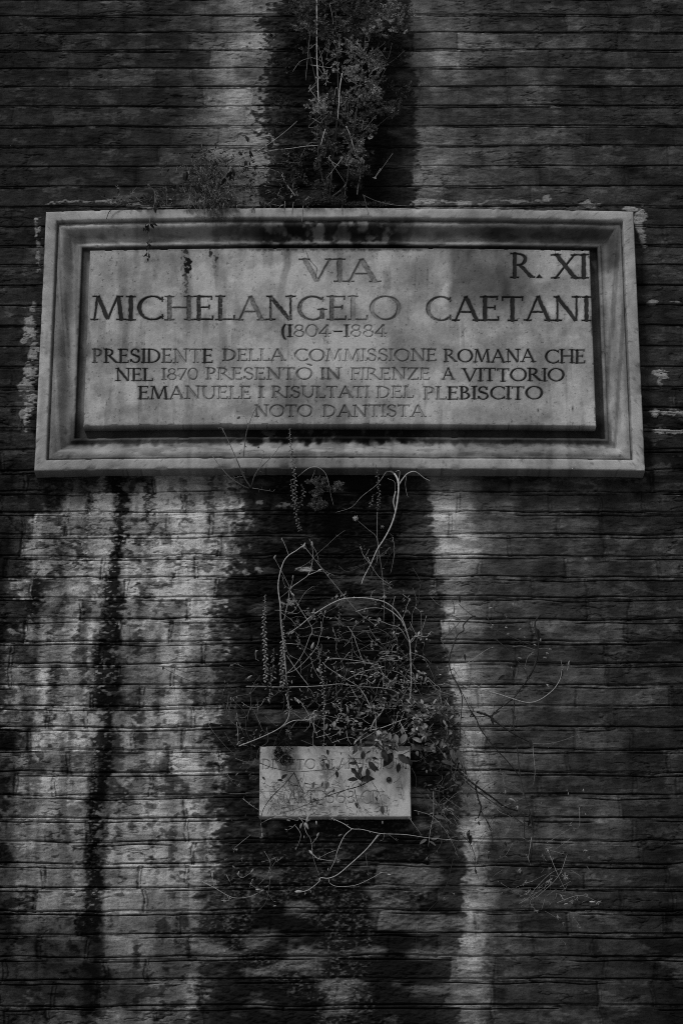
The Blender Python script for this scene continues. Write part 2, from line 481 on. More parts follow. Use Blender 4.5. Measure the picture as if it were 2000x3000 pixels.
def build_frame():
    prof = [(0.0, -0.02), (0.0, 0.02), (0.0, H_F - .004), (0.0015, H_F - .001), (0.004, H_F), (0.012, H_F), (0.02, H_F), (0.028, H_F), (0.0325, H_F - .0008),
            (0.0335, H_F - .003), (0.0342, H_F - .0140), (0.0352, H_F - .0165), (0.0388, H_F - .0165), (0.0402, H_F - .0125), (0.0414, H_F - .0112)]
    # ogee falling inwards
    a, b = (0.043, H_F - .011), (0.100, 0.026)
    for i in range(19):
        t = i / 18.0
        s = t + 0.16 * sin(2 * pi * t) if True else t
        # convex shoulder first, then a hollow
        hh = a[1] + (b[1] - a[1]) * (0.5 - 0.5 * cos(pi * t)) 
        hh += 0.0045 * sin(2 * pi * t)
        prof.append((a[0] + (b[0] - a[0]) * t, hh))
    prof += [(0.1012, 0.0285), (0.105, 0.0292), (0.1095, 0.0288), (0.1108, 0.026), (0.1112, 0.016), (0.1120, 0.0065), (0.118, 0.0050), (0.126, 0.0045),
             (0.134, 0.0045), (0.142, 0.0045), (0.16, 0.0040), (0.18, 0.0040)]
    rp = np.array(prof)
    d = 0.0045
    nx = int((SX1 - SX0) / d)
    nz = int((SZ1 - SZ0) / d)
    tx, tz = np.linspace(0, 1, nx + 1)[:-1], np.linspace(0, 1, nz + 1)[:-1]
    Vs = []
    for u, hh in prof:
        x0, x1, z0, z1 = SX0 + u, SX1 - u, SZ0 + u, SZ1 - u
        loop = np.concatenate([
            np.stack([x0 + (x1 - x0) * tx, np.full(nx, z0)], -1),
            np.stack([np.full(nz, x1), z0 + (z1 - z0) * tz], -1),
            np.stack([x1 - (x1 - x0) * tx, np.full(nx, z1)], -1),
            np.stack([np.full(nz, x0), z1 - (z1 - z0) * tz], -1)])
        Vs.append(np.stack([loop[:, 0], np.full(len(loop), -hh), loop[:, 1]], -1))
    V = np.stack(Vs)                            # profile, around, 3
    npr, na = V.shape[:2]
    u = np.repeat(rp[:, 0], na)
    hh = np.repeat(rp[:, 1], na)
    V = V.reshape(-1, 3)
    x, z = V[:, 0].copy(), V[:, 2].copy()
    zf = np.clip((z - SZ0) / (SZ1 - SZ0), 0, 1)
    # worn arrises and hand-cut unevenness
    n = fbm(x * 22, z * 22, 4, 301) - .5
    n2 = fbm(x * 90, z * 90, 3, 305) - .5
    V[:, 1] += n * 0.0035 + n2 * 0.0012
    arr = np.exp(-((u - 0.002) / .004) ** 2) + np.exp(-((u - 0.034) / .003) ** 2) + .8 * np.exp(-((u - 0.109) / .003) ** 2)
    chips = sst(.60, .72, fbm(x * 30 + 7, z * 30, 3, 311))
    V[:, 1] += arr * chips * 0.006 * (hh > 0.012)
    V[:, 2] += bow(x, zf) + (fbm(x * 3, z * 0 + 4, 2, 315) - .5) * 0.004
    px, py = proj(V[:, 0], V[:, 1], V[:, 2])
    f, n1, nn, n3 = marble_dirt(px, py, x, z)
    T = 0.54 * f * (1 - .16 * sst(.034, .042, u))
    top = sst(.75, .8, zf) * (px > 180) * (px < 1830)
    bot = (1 - sst(.18, .25, zf))
    # black lichen in the middle of the top moulding and under the panel
    mid = sst(700, 800, px + n * 100) * (1 - sst(1130, 1260, px + n * 100))
    midw = sst(520, 760, px) * (1 - sst(1150, 1330, px))
    molding = sst(.033, .038, u) * (1 - sst(.150, .152, u))
    li = sst(.36, .56, nn + .25 * (vnoise(x * 30, z * 60, 331) - .5))
    T *= 1 - .86 * top * mid * molding * li
    T *= 1 - .40 * top * midw * molding
    # the right half of the top moulding is shaded grey with damp
    T *= 1 - .50 * top * sst(1390, 1430, px + n * 40) * (1 - sst(1800, 1830, px)) * sst(.034, .04, u)
    T *= 1 - .42 * top * sst(.045, .06, u + n2 * .01) * (1 - sst(.076, .09, u + n * .02))
    # ledge at the foot of the panel
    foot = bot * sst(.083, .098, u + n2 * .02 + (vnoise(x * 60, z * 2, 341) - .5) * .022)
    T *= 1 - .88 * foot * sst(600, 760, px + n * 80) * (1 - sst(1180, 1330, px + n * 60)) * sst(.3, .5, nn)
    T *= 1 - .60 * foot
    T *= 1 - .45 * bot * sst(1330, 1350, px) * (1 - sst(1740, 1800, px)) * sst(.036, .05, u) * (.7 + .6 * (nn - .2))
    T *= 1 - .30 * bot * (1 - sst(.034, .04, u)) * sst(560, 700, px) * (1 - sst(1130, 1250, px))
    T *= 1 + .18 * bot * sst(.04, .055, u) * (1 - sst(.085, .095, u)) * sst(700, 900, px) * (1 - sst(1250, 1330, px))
    # black corner patch at the lower left mitre
    T *= 1 - .9 * np.exp(-(((px - 232) / 28) ** 2 + ((py - 1296) / 14) ** 2)) * sst(.35, .5, nn + .1)
    # dirt and groove shade painted into the quirks
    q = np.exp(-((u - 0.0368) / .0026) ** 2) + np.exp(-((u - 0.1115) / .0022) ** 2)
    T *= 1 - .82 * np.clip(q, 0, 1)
    recess = sst(.1115, .113, u)  # recess floor darkened, the panel's shadow painted in at right and bottom
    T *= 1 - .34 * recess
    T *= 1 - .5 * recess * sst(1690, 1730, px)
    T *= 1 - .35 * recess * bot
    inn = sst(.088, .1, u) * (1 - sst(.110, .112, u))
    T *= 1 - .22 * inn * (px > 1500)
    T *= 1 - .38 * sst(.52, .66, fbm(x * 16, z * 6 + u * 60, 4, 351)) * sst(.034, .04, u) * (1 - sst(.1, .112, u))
    # sides of the slab: darker
    T *= 1 - .5 * (u < 0.0005)
    # grime around the plant roots at the top
    for cx, cy, rx, ry, am in ((648, 620, 70, 34, .75), (640, 600, 110, 14, .5), (930, 610, 80, 20, .55), (1000, 608, 120, 10, .4), (455, 612, 26, 20, .5), (400, 612, 90, 8, .5), (560, 614, 40, 10, .5),
                               (725, 668, 60, 40, .45), (1180, 640, 60, 20, .4)):
        e = ((px - cx) / rx) ** 2 + ((py - cy) / ry) ** 2
        T *= 1 - am * np.exp(-e) * sst(.25, .6, nn + .1)
    T = np.clip(T, .012, .62)
    i = np.arange(npr * na).reshape(npr, na)
    F = np.stack([i[:-1], np.roll(i, -1, 1)[:-1], np.roll(i, -1, 1)[1:], i[1:]], -1).reshape(-1, 4)
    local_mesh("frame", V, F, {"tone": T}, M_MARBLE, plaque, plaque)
build_frame()

# ---- hand-cut roman capitals as distance fields (units: cap height = 1)
TK, TN, SF = 0.125, 0.06, 0.05
def seg(x, y, p, q, wd):
    ax, ay = p; bx, by = q
    L = math.hypot(bx - ax, by - ay)
    ux, uy = (bx - ax) / L, (by - ay) / L
    a = (x - ax) * ux + (y - ay) * uy
    b = (x - ax) * -uy + (y - ay) * ux
    return np.maximum(np.abs(a - L / 2) - L / 2, np.abs(b) - wd / 2)
def bx(x, y, cx, cy, hx, hy):
    return np.maximum(np.abs(x - cx) - hx, np.abs(y - cy) - hy)
def ell(x, y, cx, cy, rx, ry):
    return (np.sqrt(((x - cx) / rx) ** 2 + ((y - cy) / ry) ** 2) - 1) * min(rx, ry)
def ring(x, y, cx, cy, rx, ry, th, tv):
    return np.maximum(ell(x, y, cx, cy, rx, ry), -ell(x, y, cx, cy, rx - th, ry - tv))
def mn(*a):
    r = a[0]
    for b in a[1:]:
        r = np.minimum(r, b)
    return r
def sf(x, y, cx, cy, l=0.3):
    s = 1 if cy > .5 else -1
    br = np.maximum(np.abs(x - cx) - (l * .5 - np.abs(y - cy) * 2.2), np.abs(y - cy) - 0.09)   # bracket
    return np.minimum(bx(x, y, cx, cy, l / 2, SF / 2), br + .012)
def stm(x, y, cx, wd=TK, y0=0.0, y1=1.0):
    return bx(x, y, cx, (y0 + y1) / 2, wd / 2, (y1 - y0) / 2)
def full(x, y, cx, wd=TK):
    return mn(stm(x, y, cx, wd), sf(x, y, cx, .025), sf(x, y, cx, .975))
def tick(x, y, cx, cy, hgt):
    return bx(x, y, cx, cy, .022, hgt)
def glyph(c, x, y):
    if c in 'I1': return full(x, y, .15), .30
    if c == 'V': return mn(seg(x, y, (.08, 1), (.43, .02), TK), seg(x, y, (.43, .02), (.76, 1), TN), sf(x, y, .09, .975), sf(x, y, .76, .975, .26)), .86
    if c == 'A': return mn(seg(x, y, (.10, 0), (.43, 1), TN), seg(x, y, (.42, 1), (.78, 0), TK), seg(x, y, (.2, .36), (.64, .36), TN), sf(x, y, .10, .025, .26), sf(x, y, .78, .025)), .88
    if c == 'R': return mn(full(x, y, .15), np.maximum(ring(x, y, .26, .745, .31, .255, TK, TN), .18 - x), seg(x, y, (.32, .52), (.72, .03), TK), bx(x, y, .76, .03, .07, .028)), .82
    if c == 'P': return mn(full(x, y, .15), np.maximum(ring(x, y, .26, .73, .31, .27, TK, TN), .18 - x)), .64
    if c == 'B': return mn(full(x, y, .15), np.maximum(ring(x, y, .24, .755, .27, .245, TK, TN), .18 - x), np.maximum(ring(x, y, .26, .275, .33, .275, TK, TN), .18 - x)), .66
    if c == 'D': return mn(full(x, y, .15), np.maximum(ring(x, y, .24, .5, .54, .5, TK, TN), .18 - x)), .84
    if c == 'E': return mn(full(x, y, .15), bx(x, y, .33, .97, .2, .03), bx(x, y, .3, .53, .16, .028), bx(x, y, .35, .03, .22, .03), tick(x, y, .53, .92, .08), tick(x, y, .46, .53, .09), tick(x, y, .57, .09, .09)), .64
    if c == 'F': return mn(full(x, y, .15), bx(x, y, .33, .97, .2, .03), bx(x, y, .3, .52, .16, .028), tick(x, y, .53, .92, .08), tick(x, y, .46, .52, .09)), .6
    if c == 'L': return mn(full(x, y, .15), bx(x, y, .35, .03, .22, .03), tick(x, y, .57, .1, .1)), .62
    if c == 'T': return mn(stm(x, y, .37), sf(x, y, .37, .025), bx(x, y, .37, .97, .32, .03), tick(x, y, .06, .91, .09), tick(x, y, .68, .91, .09)), .74
    if c == 'H': return mn(full(x, y, .15), full(x, y, .73), bx(x, y, .44, .52, .27, .028)), .88
    if c == 'N': return mn(stm(x, y, .16, TN), sf(x, y, .16, .025), seg(x, y, (.14, 1), (.74, .0), TK), stm(x, y, .76, TN), sf(x, y, .13, .975, .2), sf(x, y, .76, .975)), .92
    if c == 'M': return mn(seg(x, y, (.12, 0), (.21, 1), TN), seg(x, y, (.22, 1), (.52, .03), TK), seg(x, y, (.52, .03), (.82, 1), TN), seg(x, y, (.83, 1), (.93, 0), TK), sf(x, y, .12, .025, .24), sf(x, y, .93, .025), bx(x, y, .16, .975, .09, .025), bx(x, y, .89, .975, .09, .025)), 1.06
    if c in 'CG':
        d = np.maximum(ring(x, y, .5, .5, .46, .51, TK, TN), -bx(x, y, .95, .5, .24, .33))
        if c == 'C': return mn(d, tick(x, y, .80, .86, .1), tick(x, y, .80, .14, .1)), .86
        return mn(d, tick(x, y, .80, .86, .1), stm(x, y, .78, TK, .06, .44), sf(x, y, .78, .44, .3)), .92
    if c in 'OQ': return ring(x, y, .49, .5, .47, .51, TK, TN), .98
    if c == 'S':
        a = np.maximum(ring(x, y, .32, .745, .25, .265, TK * .8, TN), -bx(x, y, .57, .55, .25, .195))
        b = np.maximum(ring(x, y, .33, .265, .28, .275, TK * .8, TN), -bx(x, y, .08, .47, .25, .205))
        return mn(a, b, seg(x, y, (.17, .62), (.5, .42), TK), tick(x, y, .53, .86, .09), tick(x, y, .06, .15, .1)), .66
    if c == 'U': return mn(stm(x, y, .16, TK, .3, 1), sf(x, y, .16, .975), stm(x, y, .72, TN, .3, 1), sf(x, y, .72, .975, .26), np.maximum(ring(x, y, .425, .32, .328, .33, TK * .9, TN), y - .32)), .88
    if c == 'X': return mn(seg(x, y, (.12, 1), (.70, 0), TK), seg(x, y, (.68, 1), (.10, 0), TN), sf(x, y, .12, .975), sf(x, y, .68, .975, .24), sf(x, y, .10, .025, .24), sf(x, y, .71, .025)), .8
    if c == 'Z': return mn(bx(x, y, .36, .97, .29, .03), bx(x, y, .36, .03, .31, .03), seg(x, y, (.60, .97), (.12, .03), TK), tick(x, y, .08, .92, .08), tick(x, y, .66, .09, .09)), .74
    if c == '.': return np.maximum(seg(x, y, (.02, .0), (.30, .0), .34), -(y)) if False else mn(np.maximum(np.abs(x - .16) - (.11 - y * .75), bx(x, y, .16, .07, .12, .08))), .36
    if c == '-': return bx(x, y, .3, .45, .22, .045), .6
    if c == '(': return np.maximum(ring(x, y, .55, .42, .5, .85, .13, .02), np.maximum(x - .30, np.abs(y - .42) - .62)), .34
    if c == '8': return mn(ring(x, y, .33, .75, .23, .25, TN * 1.3, TN), ring(x, y, .33, .27, .28, .275, TN * 1.3, TN)), .64
    if c == '0': return ring(x, y, .34, .5, .32, .51, TK * .7, TN), .68
    if c == '4': return mn(stm(x, y, .46), seg(x, y, (.47, 1), (.06, .3), TN), bx(x, y, .34, .29, .32, .03), sf(x, y, .46, .025, .24)), .72
    if c == '7': return mn(bx(x, y, .32, .97, .28, .03), seg(x, y, (.58, .97), (.2, 0), TN * 1.4), tick(x, y, .06, .9, .09)), .62
    if c == '6': return mn(ring(x, y, .34, .3, .3, .31, TK * .7, TN), np.maximum(ring(x, y, .62, .45, .58, .58, TK * .8, TN), np.maximum(x - .5, .3 - y))), .68
    if c == '3': return mn(np.maximum(ring(x, y, .28, .75, .25, .255, TK * .7, TN), .2 - x), np.maximum(ring(x, y, .28, .27, .3, .275, TK * .7, TN), .16 - x)), .62
    return np.full_like(x, 9.0), .3

GRAVE = '`'
def rep(v, n): return [v] * n
WORDS = [  # text, x0, x1, top, baseline, how much of the paint is left in each letter
    ("VIA", 882, 1110, 758, 826, [.35, .3, .3]),
    ("R.", 1494, 1596, 741, 814, [.9, 1]),
    ("XI", 1616, 1724, 745, 816, [1, 1]),
    ("MICHELANGELO", 266, 1176, 867, 938, [.85, .95, .9, .42, .62, .5, .35, .55, .45, .4, .2, .3]),
    ("CAETANI", 1244, 1731, 868, 940, [.45, .9, .9, 1, .95, .9, .95]),
    ("(1804-1884", 822, 1137, 951, 987, [.8, .85, .2, .12, .3, .9, .6, .1, .1, .2]),
    ("PRESIDENTE", 271, 626, 1022, 1063, [.55, .85, .95, .95, 1, 1, .55, .25, .4, .85]),
    ("DELLA", 652, 836, 1022, 1057, [.5, .45, .35, .35, .45]),
    ("COMMISSIONE", 861, 1280, 1022, 1058, [.4, .5, .35, .3, .25, .2, .2, .15, .3, .45, .55]),
    ("ROMANA", 1299, 1567, 1023, 1061, [.6, 1, .95, .95, 1, .95]),
    ("CHE", 1594, 1715, 1024, 1064, [.95, 1, 1]),
    ("NEL", 338, 450, 1079, 1116, [.95, .95, .9]),
    ("1870", 474, 582, 1079, 1113, [.5, .2, .15, .2]),
    ("PRESENTO", 603, 917, 1077, 1112, [.5, .3, .3, .2, .35, .45, .35, .5]),
    ("IN", 938, 1001, 1077, 1111, [.55, .5]),
    ("FIRENZE", 1027, 1261, 1077, 1112, [.35, .2, .12, .2, .35, .4, .15]),
    ("A", 1294, 1331, 1078, 1112, [.65]),
    ("VITTORIO", 1354, 1654, 1079, 1117, rep(.95, 8)),
    ("EMANUELE", 405, 737, 1131, 1169, [1, .9, .55, .4, .35, .35, .35, .4]),
    ("I", 757, 775, 1131, 1165, [.4]),
    ("RISULTATI", 796, 1083, 1131, 1165, [.4, .3, .35, .35, .3, .35, .45, .25, .3]),
    ("DEL", 1102, 1213, 1131, 1166, [.3, .25, .25]),
    ("PLEBISCITO", 1240, 1591, 1132, 1170, [.4, .5, .95, .95, .95, .95, .9, .95, .9, .95]),
    ("NOTO", 745, 917, 1186, 1221, [.45, .3, .35, .4]),
    ("DANTISTA", 945, 1246, 1186, 1221, [.35, .45, .45, .2, .2, .15, .15, .3]),
]

def carve(words, px, py, depth, mmpx=1.0):
    """returns groove depth (m), paint 0..1, and word id (-1 outside) on the points px, py (2-D arrays)"""
    dep = np.zeros_like(px)
    paint = np.zeros_like(px)
    dirt = np.zeros_like(px)
    wid = np.full(px.shape, -1, dtype=np.int32)
    wn = fbm(px / 9.0, py / 9.0, 3, 401) - .5
    for wi, (txt, x0, x1, yt, yb, pl) in enumerate(words):
        H = float(yb - yt)
        tot = sum(glyph(c, np.zeros((1, 1)), np.zeros((1, 1)))[1] for c in txt)
        sx = (x1 - x0) / (tot * H)
        r_ = random.Random(wi + 5)
        xc = 0.0
        for ch, pa in zip(txt, pl):
            adv = glyph(ch, np.zeros((1, 1)), np.zeros((1, 1)))[1]
            gx0 = x0 + xc * H * sx
            xc += adv
            jy = r_.uniform(-1, 1) * 0.6
            m = (px > gx0 - 8) & (px < gx0 + adv * H * sx + 8) & (py > yt - .35 * H) & (py < yb + .4 * H)
            if not m.any():
                continue
            gx = (px[m] - gx0) / (H * sx) + wn[m] * .035
            gy = (yb - py[m] + jy) / H + wn[m] * .03
            d = glyph(ch, gx, gy)[0] * H                 # in pixels, about mm
            if ch == 'O' and txt == "PRESENTO":
                d = np.minimum(d, seg(gx, gy, (.62, 1.36), (.92, 1.16), .10) * H)
            ins = np.clip(-d + .9, 0, None)
            nd = np.minimum(ins * 0.0019, depth) * mmpx
            dep[m] = np.maximum(dep[m], nd)
            inside = 1 - sst(-.6, .7, d)
            keep = sst(.62 - pa * .75, .95 - pa * .6, vnoise(px[m] / 5.5, py[m] / 4.0, 411) * .6 + .4 * vnoise(px[m] / 17.0, py[m] / 14.0, 412))
            rim = (1 - sst(.2, 1.8, -d)) * inside
            pa = pa if yt > 2000 else (.34 + .66 * pa if H > 60 else .12 + .88 * pa)
            pn = inside * np.clip(sst(.32, .85, pa) * (.84 + .16 * keep) + .45 * keep * (pa - .15), 0, 1)
            pn = np.clip(np.maximum(pn, rim * (.40 + .55 * pa)), 0, 1)
            paint[m] = np.maximum(paint[m], pn)
            halo = (1 - sst(0, 5, d)) * pa
            dirt[m] = np.maximum(dirt[m], halo)
            a = wid[m]
            a[d < 0.3] = wi
            wid[m] = a
    return dep, paint, dirt, wid

def slab_with_letters(root, name, x0, x1, z0, z1, hface, hback, step, words, depth, tonefn, bowfn, word_name, corner=0.003):
    xs = np.linspace(x0, x1, int((x1 - x0) / step) + 1)
    zs = np.linspace(z0, z1, int((z1 - z0) / step) + 1)
    X, Z = np.meshgrid(xs, zs)
    zf = (Z - z0) / (z1 - z0)
    Zb = Z + bowfn(X, zf)
    px, py = proj(X, -hface, Zb)
    dep, paint, dirt, wid = carve(words, px, py, depth)
    n = fbm(X * 60, Z * 60, 3, 421) - .5
    n2 = fbm(X * 9, Z * 9, 3, 425) - .5
    edge = np.minimum(np.minimum(X - x0, x1 - X), np.minimum(Z - z0, z1 - Z))
    rnd = np.clip(1 - edge / corner, 0, 1) ** 2 * corner * .8
    chip = sst(.62, .74, fbm(X * 40, Z * 40, 3, 427)) * np.clip(1 - edge / .006, 0, 1) * .004
    hh = hface - dep - rnd - chip + n * 0.0007 + n2 * 0.0016
    T = tonefn(px, py, X, Z, edge)
    T = T * (1 - .26 * dirt)
    T = T * (1 - paint * .93) + 0.018 * paint
    T = np.clip(T, .012, .72)
    V = np.stack([X, -hh, Zb], -1).reshape(-1, 3)
    nr, nc = X.shape
    F = grid_faces(nr, nc)
    fw = wid[:-1, :-1].reshape(-1).copy()
    Tv = T.reshape(-1)
    # skirt
    idx = np.arange(nr * nc).reshape(nr, nc)
    border = np.concatenate([idx[0, :], idx[1:, -1], idx[-1, -2::-1], idx[-2:0:-1, 0]])
    Vb = V[border].copy()
    Vb[:, 1] = -hback
    n0 = len(V)
    V = np.concatenate([V, Vb])
    k = np.arange(len(border)); k2 = (k + 1) % len(border)
    Fs = np.stack([border[k], n0 + k, n0 + k2, border[k2]], -1)
    Tv = np.concatenate([Tv, Tv[border] * .75])
    def sub(faces, nm, par):
        used, inv = np.unique(faces.ravel(), return_inverse=True)
        return local_mesh(nm, V[used], inv.reshape(-1, 4), {"tone": Tv[used]}, M_MARBLE, par, root)
    pan = sub(np.concatenate([F[fw < 0], Fs]), name, root)
    for wi, wd in enumerate(words):
        ff = F[fw == wi]
        if len(ff):
            # skinny words lie inside the panel as its own carved lettering
            o = sub(ff, word_name, pan)
            s = sum(wd[5]) / len(wd[5])
            if s > .8:
                o["label"] = "carved word still filled with black paint"
            elif s < .4:
                o["label"] = "carved word with its paint worn away"
    return pan

def panel_tone(px, py, X, Z, edge):
    f, n1, n2, n3 = marble_dirt(px, py, X, Z)
    T = 0.63 * (.02 + .98 * f)
    wx = (fbm(X * 5, Z * 4, 3, 431) - .5) * 90
    cl = sst(.46, .60, fbm(X * 7 + 3, Z * 9 + 1, 5, 433, .6))
    T *= 1 - .24 * cl
    T *= 1 + .10 * sst(.52, .64, fbm(X * 11 + 30, Z * 6 + 9, 4, 437, .6))
    # damp grey field left of R.XI and lower right
    dmp = sst(1300, 1325, px + wx * .5) * (1 - sst(1470, 1640, px + wx)) * (1 - sst(850, 980, py + wx))
    T *= 1 - .58 * dmp * (.8 + .4 * n1)
    T *= 1 - .25 * sst(1330, 1350, px + wx) * (1 - sst(1560, 1760, px)) * sst(1180, 1215, py + wx * .3)
    # pale flow lines through CAETANI
    fl = sst(.56, .72, fbm((px - (py - 900) * -.45) / 46.0, (py + px * .3) / 160.0, 4, 441)) * sst(1200, 1320, px) * (1 - sst(1080, 1180, py))
    T *= 1 + .18 * fl
    # dark vertical runs from the top
    for cx, y1, wd, am in ((833, 900, 17, .34), (545, 1010, 20, .22), (640, 1000, 26, .14), (1065, 900, 40, .14), (430, 960, 25, .10), (395, 900, 14, .14), (705, 1000, 22, .12), (300, 1230, 50, .14), (355, 1245, 20, .16), (1470, 960, 20, .15)):
        d = np.abs(px - cx - (fbm(py / 60.0, py * 0 + cx, 2, 451) - .5) * 26)
        T *= 1 - 1.5 * am * (1 - sst(wd * .3, wd, d)) * (1 - sst(y1 - 130, y1, py))
    # black lichen
    nn = fbm(X * 130, Z * 110, 3, 461)
    for cx, cy, rx, ry, am in ((547, 775, 21, 46, 1.0), (545, 815, 13, 65, .7), (618, 740, 8, 20, .9), (632, 756, 10, 28, .8), (543, 738, 12, 12, .8), (628, 785, 10, 30, .4), (330, 800, 5, 18, .8), (342, 770, 5, 14, .4)):
        e = ((px - cx) / rx) ** 2 + ((py - cy) / ry) ** 2
        T *= 1 - am * sst(.36, .60, np.exp(-e) * .62 + (nn - .5) * .9)
    # grime along the top edge
    T *= 1 - .75 * (1 - sst(.002, .016, edge + (nn - .5) * .016)) * sst(680, 780, px) * (1 - sst(1190, 1300, px)) * (py < 800)
    T *= 1 - .30 * (1 - sst(.0, .012, edge + (nn - .5) * .01))
    # small drill marks and nicks
    for cx, cy, rx, ry in ((1575, 1202, 3, 6), (1676, 1197, 3, 7), (350, 1150, 2, 3)):
        e = ((px - cx) / rx) ** 2 + ((py - cy) / ry) ** 2
        T *= 1 - .85 * np.exp(-e)
    # hairline cracks
    for pts in (((880, 690), (905, 760), (928, 785), (925, 815)),):
        for a, b in zip(pts[:-1], pts[1:]):
            d = seg(px, py, a, b, 1.6)
            T *= 1 - .7 * (1 - sst(-.3, 1.3, d + (nn - .5) * 2))
    return T

_p = [P(262, 737, H_P), P(1725, 737, H_P), P(247, 1252, H_P), P(1746, 1250, H_P)]
PX0, PX1 = (_p[0].x + _p[2].x) / 2, (_p[1].x + _p[3].x) / 2
PZ1, PZ0 = (_p[0].z + _p[1].z) / 2, (_p[2].z + _p[3].z) / 2
slab_with_letters(plaque, "panel", PX0, PX1, PZ0, PZ1, H_P, 0.000, 0.00105, WORDS, 0.0034, panel_tone, bow, "engraved_word")

# ------------------------------------------------------------------ the small slab below
H_S = 0.032
_a, _b, _c, _d = P(760, 2187, H_S), P(1200, 2186, H_S), P(761, 2394, H_S), P(1205, 2392, H_S)
small = empty("notice_plaque", ((_a.x + _b.x) / 2, 0, (_c.z + _d.z) / 2))
tag(small, "small plain marble notice slab half covered by creeper below the framed plaque", "plaque")
SW = [("DIVIETO", 768, 926, 2224, 2254, [0.05, 0.08, 0.03, 0.03, 0.08, 0.18, 0.13]),
      ("DI", 945, 978, 2224, 2254, [0.03, 0.03]),
      ("AFFISSIONI", 990, 1196, 2222, 2252, [0.03, 0.03, 0.03, 0.03, 0.03, 0.03, 0.03, 0.05, 0.05, 0.05]),
      ("ART.", 842, 938, 2317, 2353, [0.05, 0.13, 0.13, 0.03]),
      ("663", 952, 1042, 2318, 2353, [0.11, 0.08, 0.08]),
      ("CP", 1056, 1114, 2316, 2355, [0.05, 0.05])]
def small_tone(px, py, X, Z, edge):
    f, n1, n2, n3 = marble_dirt(px, py, X + 3, Z)
    T = 0.74 * (.5 + .5 * f)
    nn = fbm(X * 120, Z * 120, 3, 471)
    T *= 1 - .22 * (1 - sst(2190, 2235, py)) * sst(.3, .6, fbm(X * 20, Z * 5, 3, 475)) 
    for cx, cy, rx, ry, am in ((835, 2215, 45, 55, .6), (950, 2240, 25, 60, .35), (970, 2290, 40, 50, .3), (860, 2340, 90, 45, .3), (790, 2350, 40, 40, .25), (1150, 2350, 50, 40, .15), (960, 2375, 120, 20, .25)):
        e = ((px - cx) / rx) ** 2 + ((py - cy) / ry) ** 2
        T *= 1 - am * np.exp(-e) * sst(.3, .62, nn + .1 * n1)
    cr = seg(px, py, (968, 2195), (1012, 2230), 3)
    T *= 1 + .25 * (1 - sst(0, 3, cr))
    T *= 1 - .2 * (1 - sst(0, .01, edge + (nn - .5) * .01))
    e = ((px - 1139) / 10) ** 2 + ((py - 2284) / 10) ** 2
    T *= 1 - .5 * np.exp(-e)
    return T
slab_with_letters(small, "panel", (_a.x + _c.x) / 2, (_b.x + _d.x) / 2, (_c.z + _d.z) / 2, (_a.z + _b.z) / 2,
                  H_S, -0.015, 0.0011, SW, 0.0026, small_tone, lambda x, zf: x * 0, "engraved_word", corner=0.0015)

# ------------------------------------------------------------------ plant building
class MB:
    def __init__(s):
        s.v, s.f, s.t = [], [], []
    def add(s, vs, fs, tone):
        o = len(s.v)
        s.v.extend(vs)
        s.f.extend([tuple(i + o for i in f) for f in fs])
        s.t.extend([tone] * len(vs))
    def build(s, name, mat, parent, root):
        if not s.v:
            return None
        me = bpy.data.meshes.new(name)
        L = root.location
        me.from_pydata([(a.x - L.x, a.y - L.y, a.z - L.z) for a in s.v], [], s.f)
        at = me.attributes.new("tone", 'FLOAT', 'POINT')
        at.data.foreach_set("value", s.t)
        me.polygons.foreach_set("use_smooth", [True] * len(me.polygons))
        me.update()
        return link_mesh(name, me, mat, parent)

def rv():
    while True:
        v = Vector((rng.uniform(-1, 1), rng.uniform(-1, 1), rng.uniform(-1, 1)))
        if 0.05 < v.length < 1:
            return v.normalized()

def smooth_path(pts, n=7):
    if len(pts) < 3:
        a, b = pts[0], pts[-1]
        return [a.lerp(b, i / 6) for i in range(7)]
    out = []
    q = [pts[0] * 2 - pts[1]] + list(pts) + [pts[-1] * 2 - pts[-2]]
    for i in range(1, len(q) - 2):
        a, b, c, d = q[i - 1], q[i], q[i + 1], q[i + 2]
        for k in range(n):
            t = k / n
            out.append(0.5 * ((2 * b) + (c - a) * t + (2 * a - 5 * b + 4 * c - d) * t * t + (3 * b - a - 3 * c + d) * t ** 3))
    out.append(pts[-1])
    return out

def tube(mb, path, r0, r1, tone, sides=5):
    vs, fs = [], []
    n = len(path)
    up = Vector((0.31, 0.77, 0.55))
    for i, p in enumerate(path):
        d = (path[min(i + 1, n - 1)] - path[max(i - 1, 0)])
        if d.length < 1e-9: d = Vector((0, 0, 1))
        d.normalize()
        a = d.cross(up)
        if a.length < 1e-4: a = d.cross(Vector((1, 0, 0)))
        a.normalize()
        b = d.cross(a)
        r = r0 + (r1 - r0) * i / (n - 1)
        r *= 1 + .18 * sin(i * 2.7)
        for k in range(sides):
            an = 2 * pi * k / sides
            vs.append(p + a * (r * cos(an)) + b * (r * sin(an)))
    for i in range(n - 1):
        for k in range(sides):
            k2 = (k + 1) % sides
            fs.append((i * sides + k, i * sides + k2, (i + 1) * sides + k2, (i + 1) * sides + k))
    fs.append(tuple(range(sides))[::-1])
    fs.append(tuple((n - 1) * sides + k for k in range(sides)))
    mb.add(vs, fs, tone)

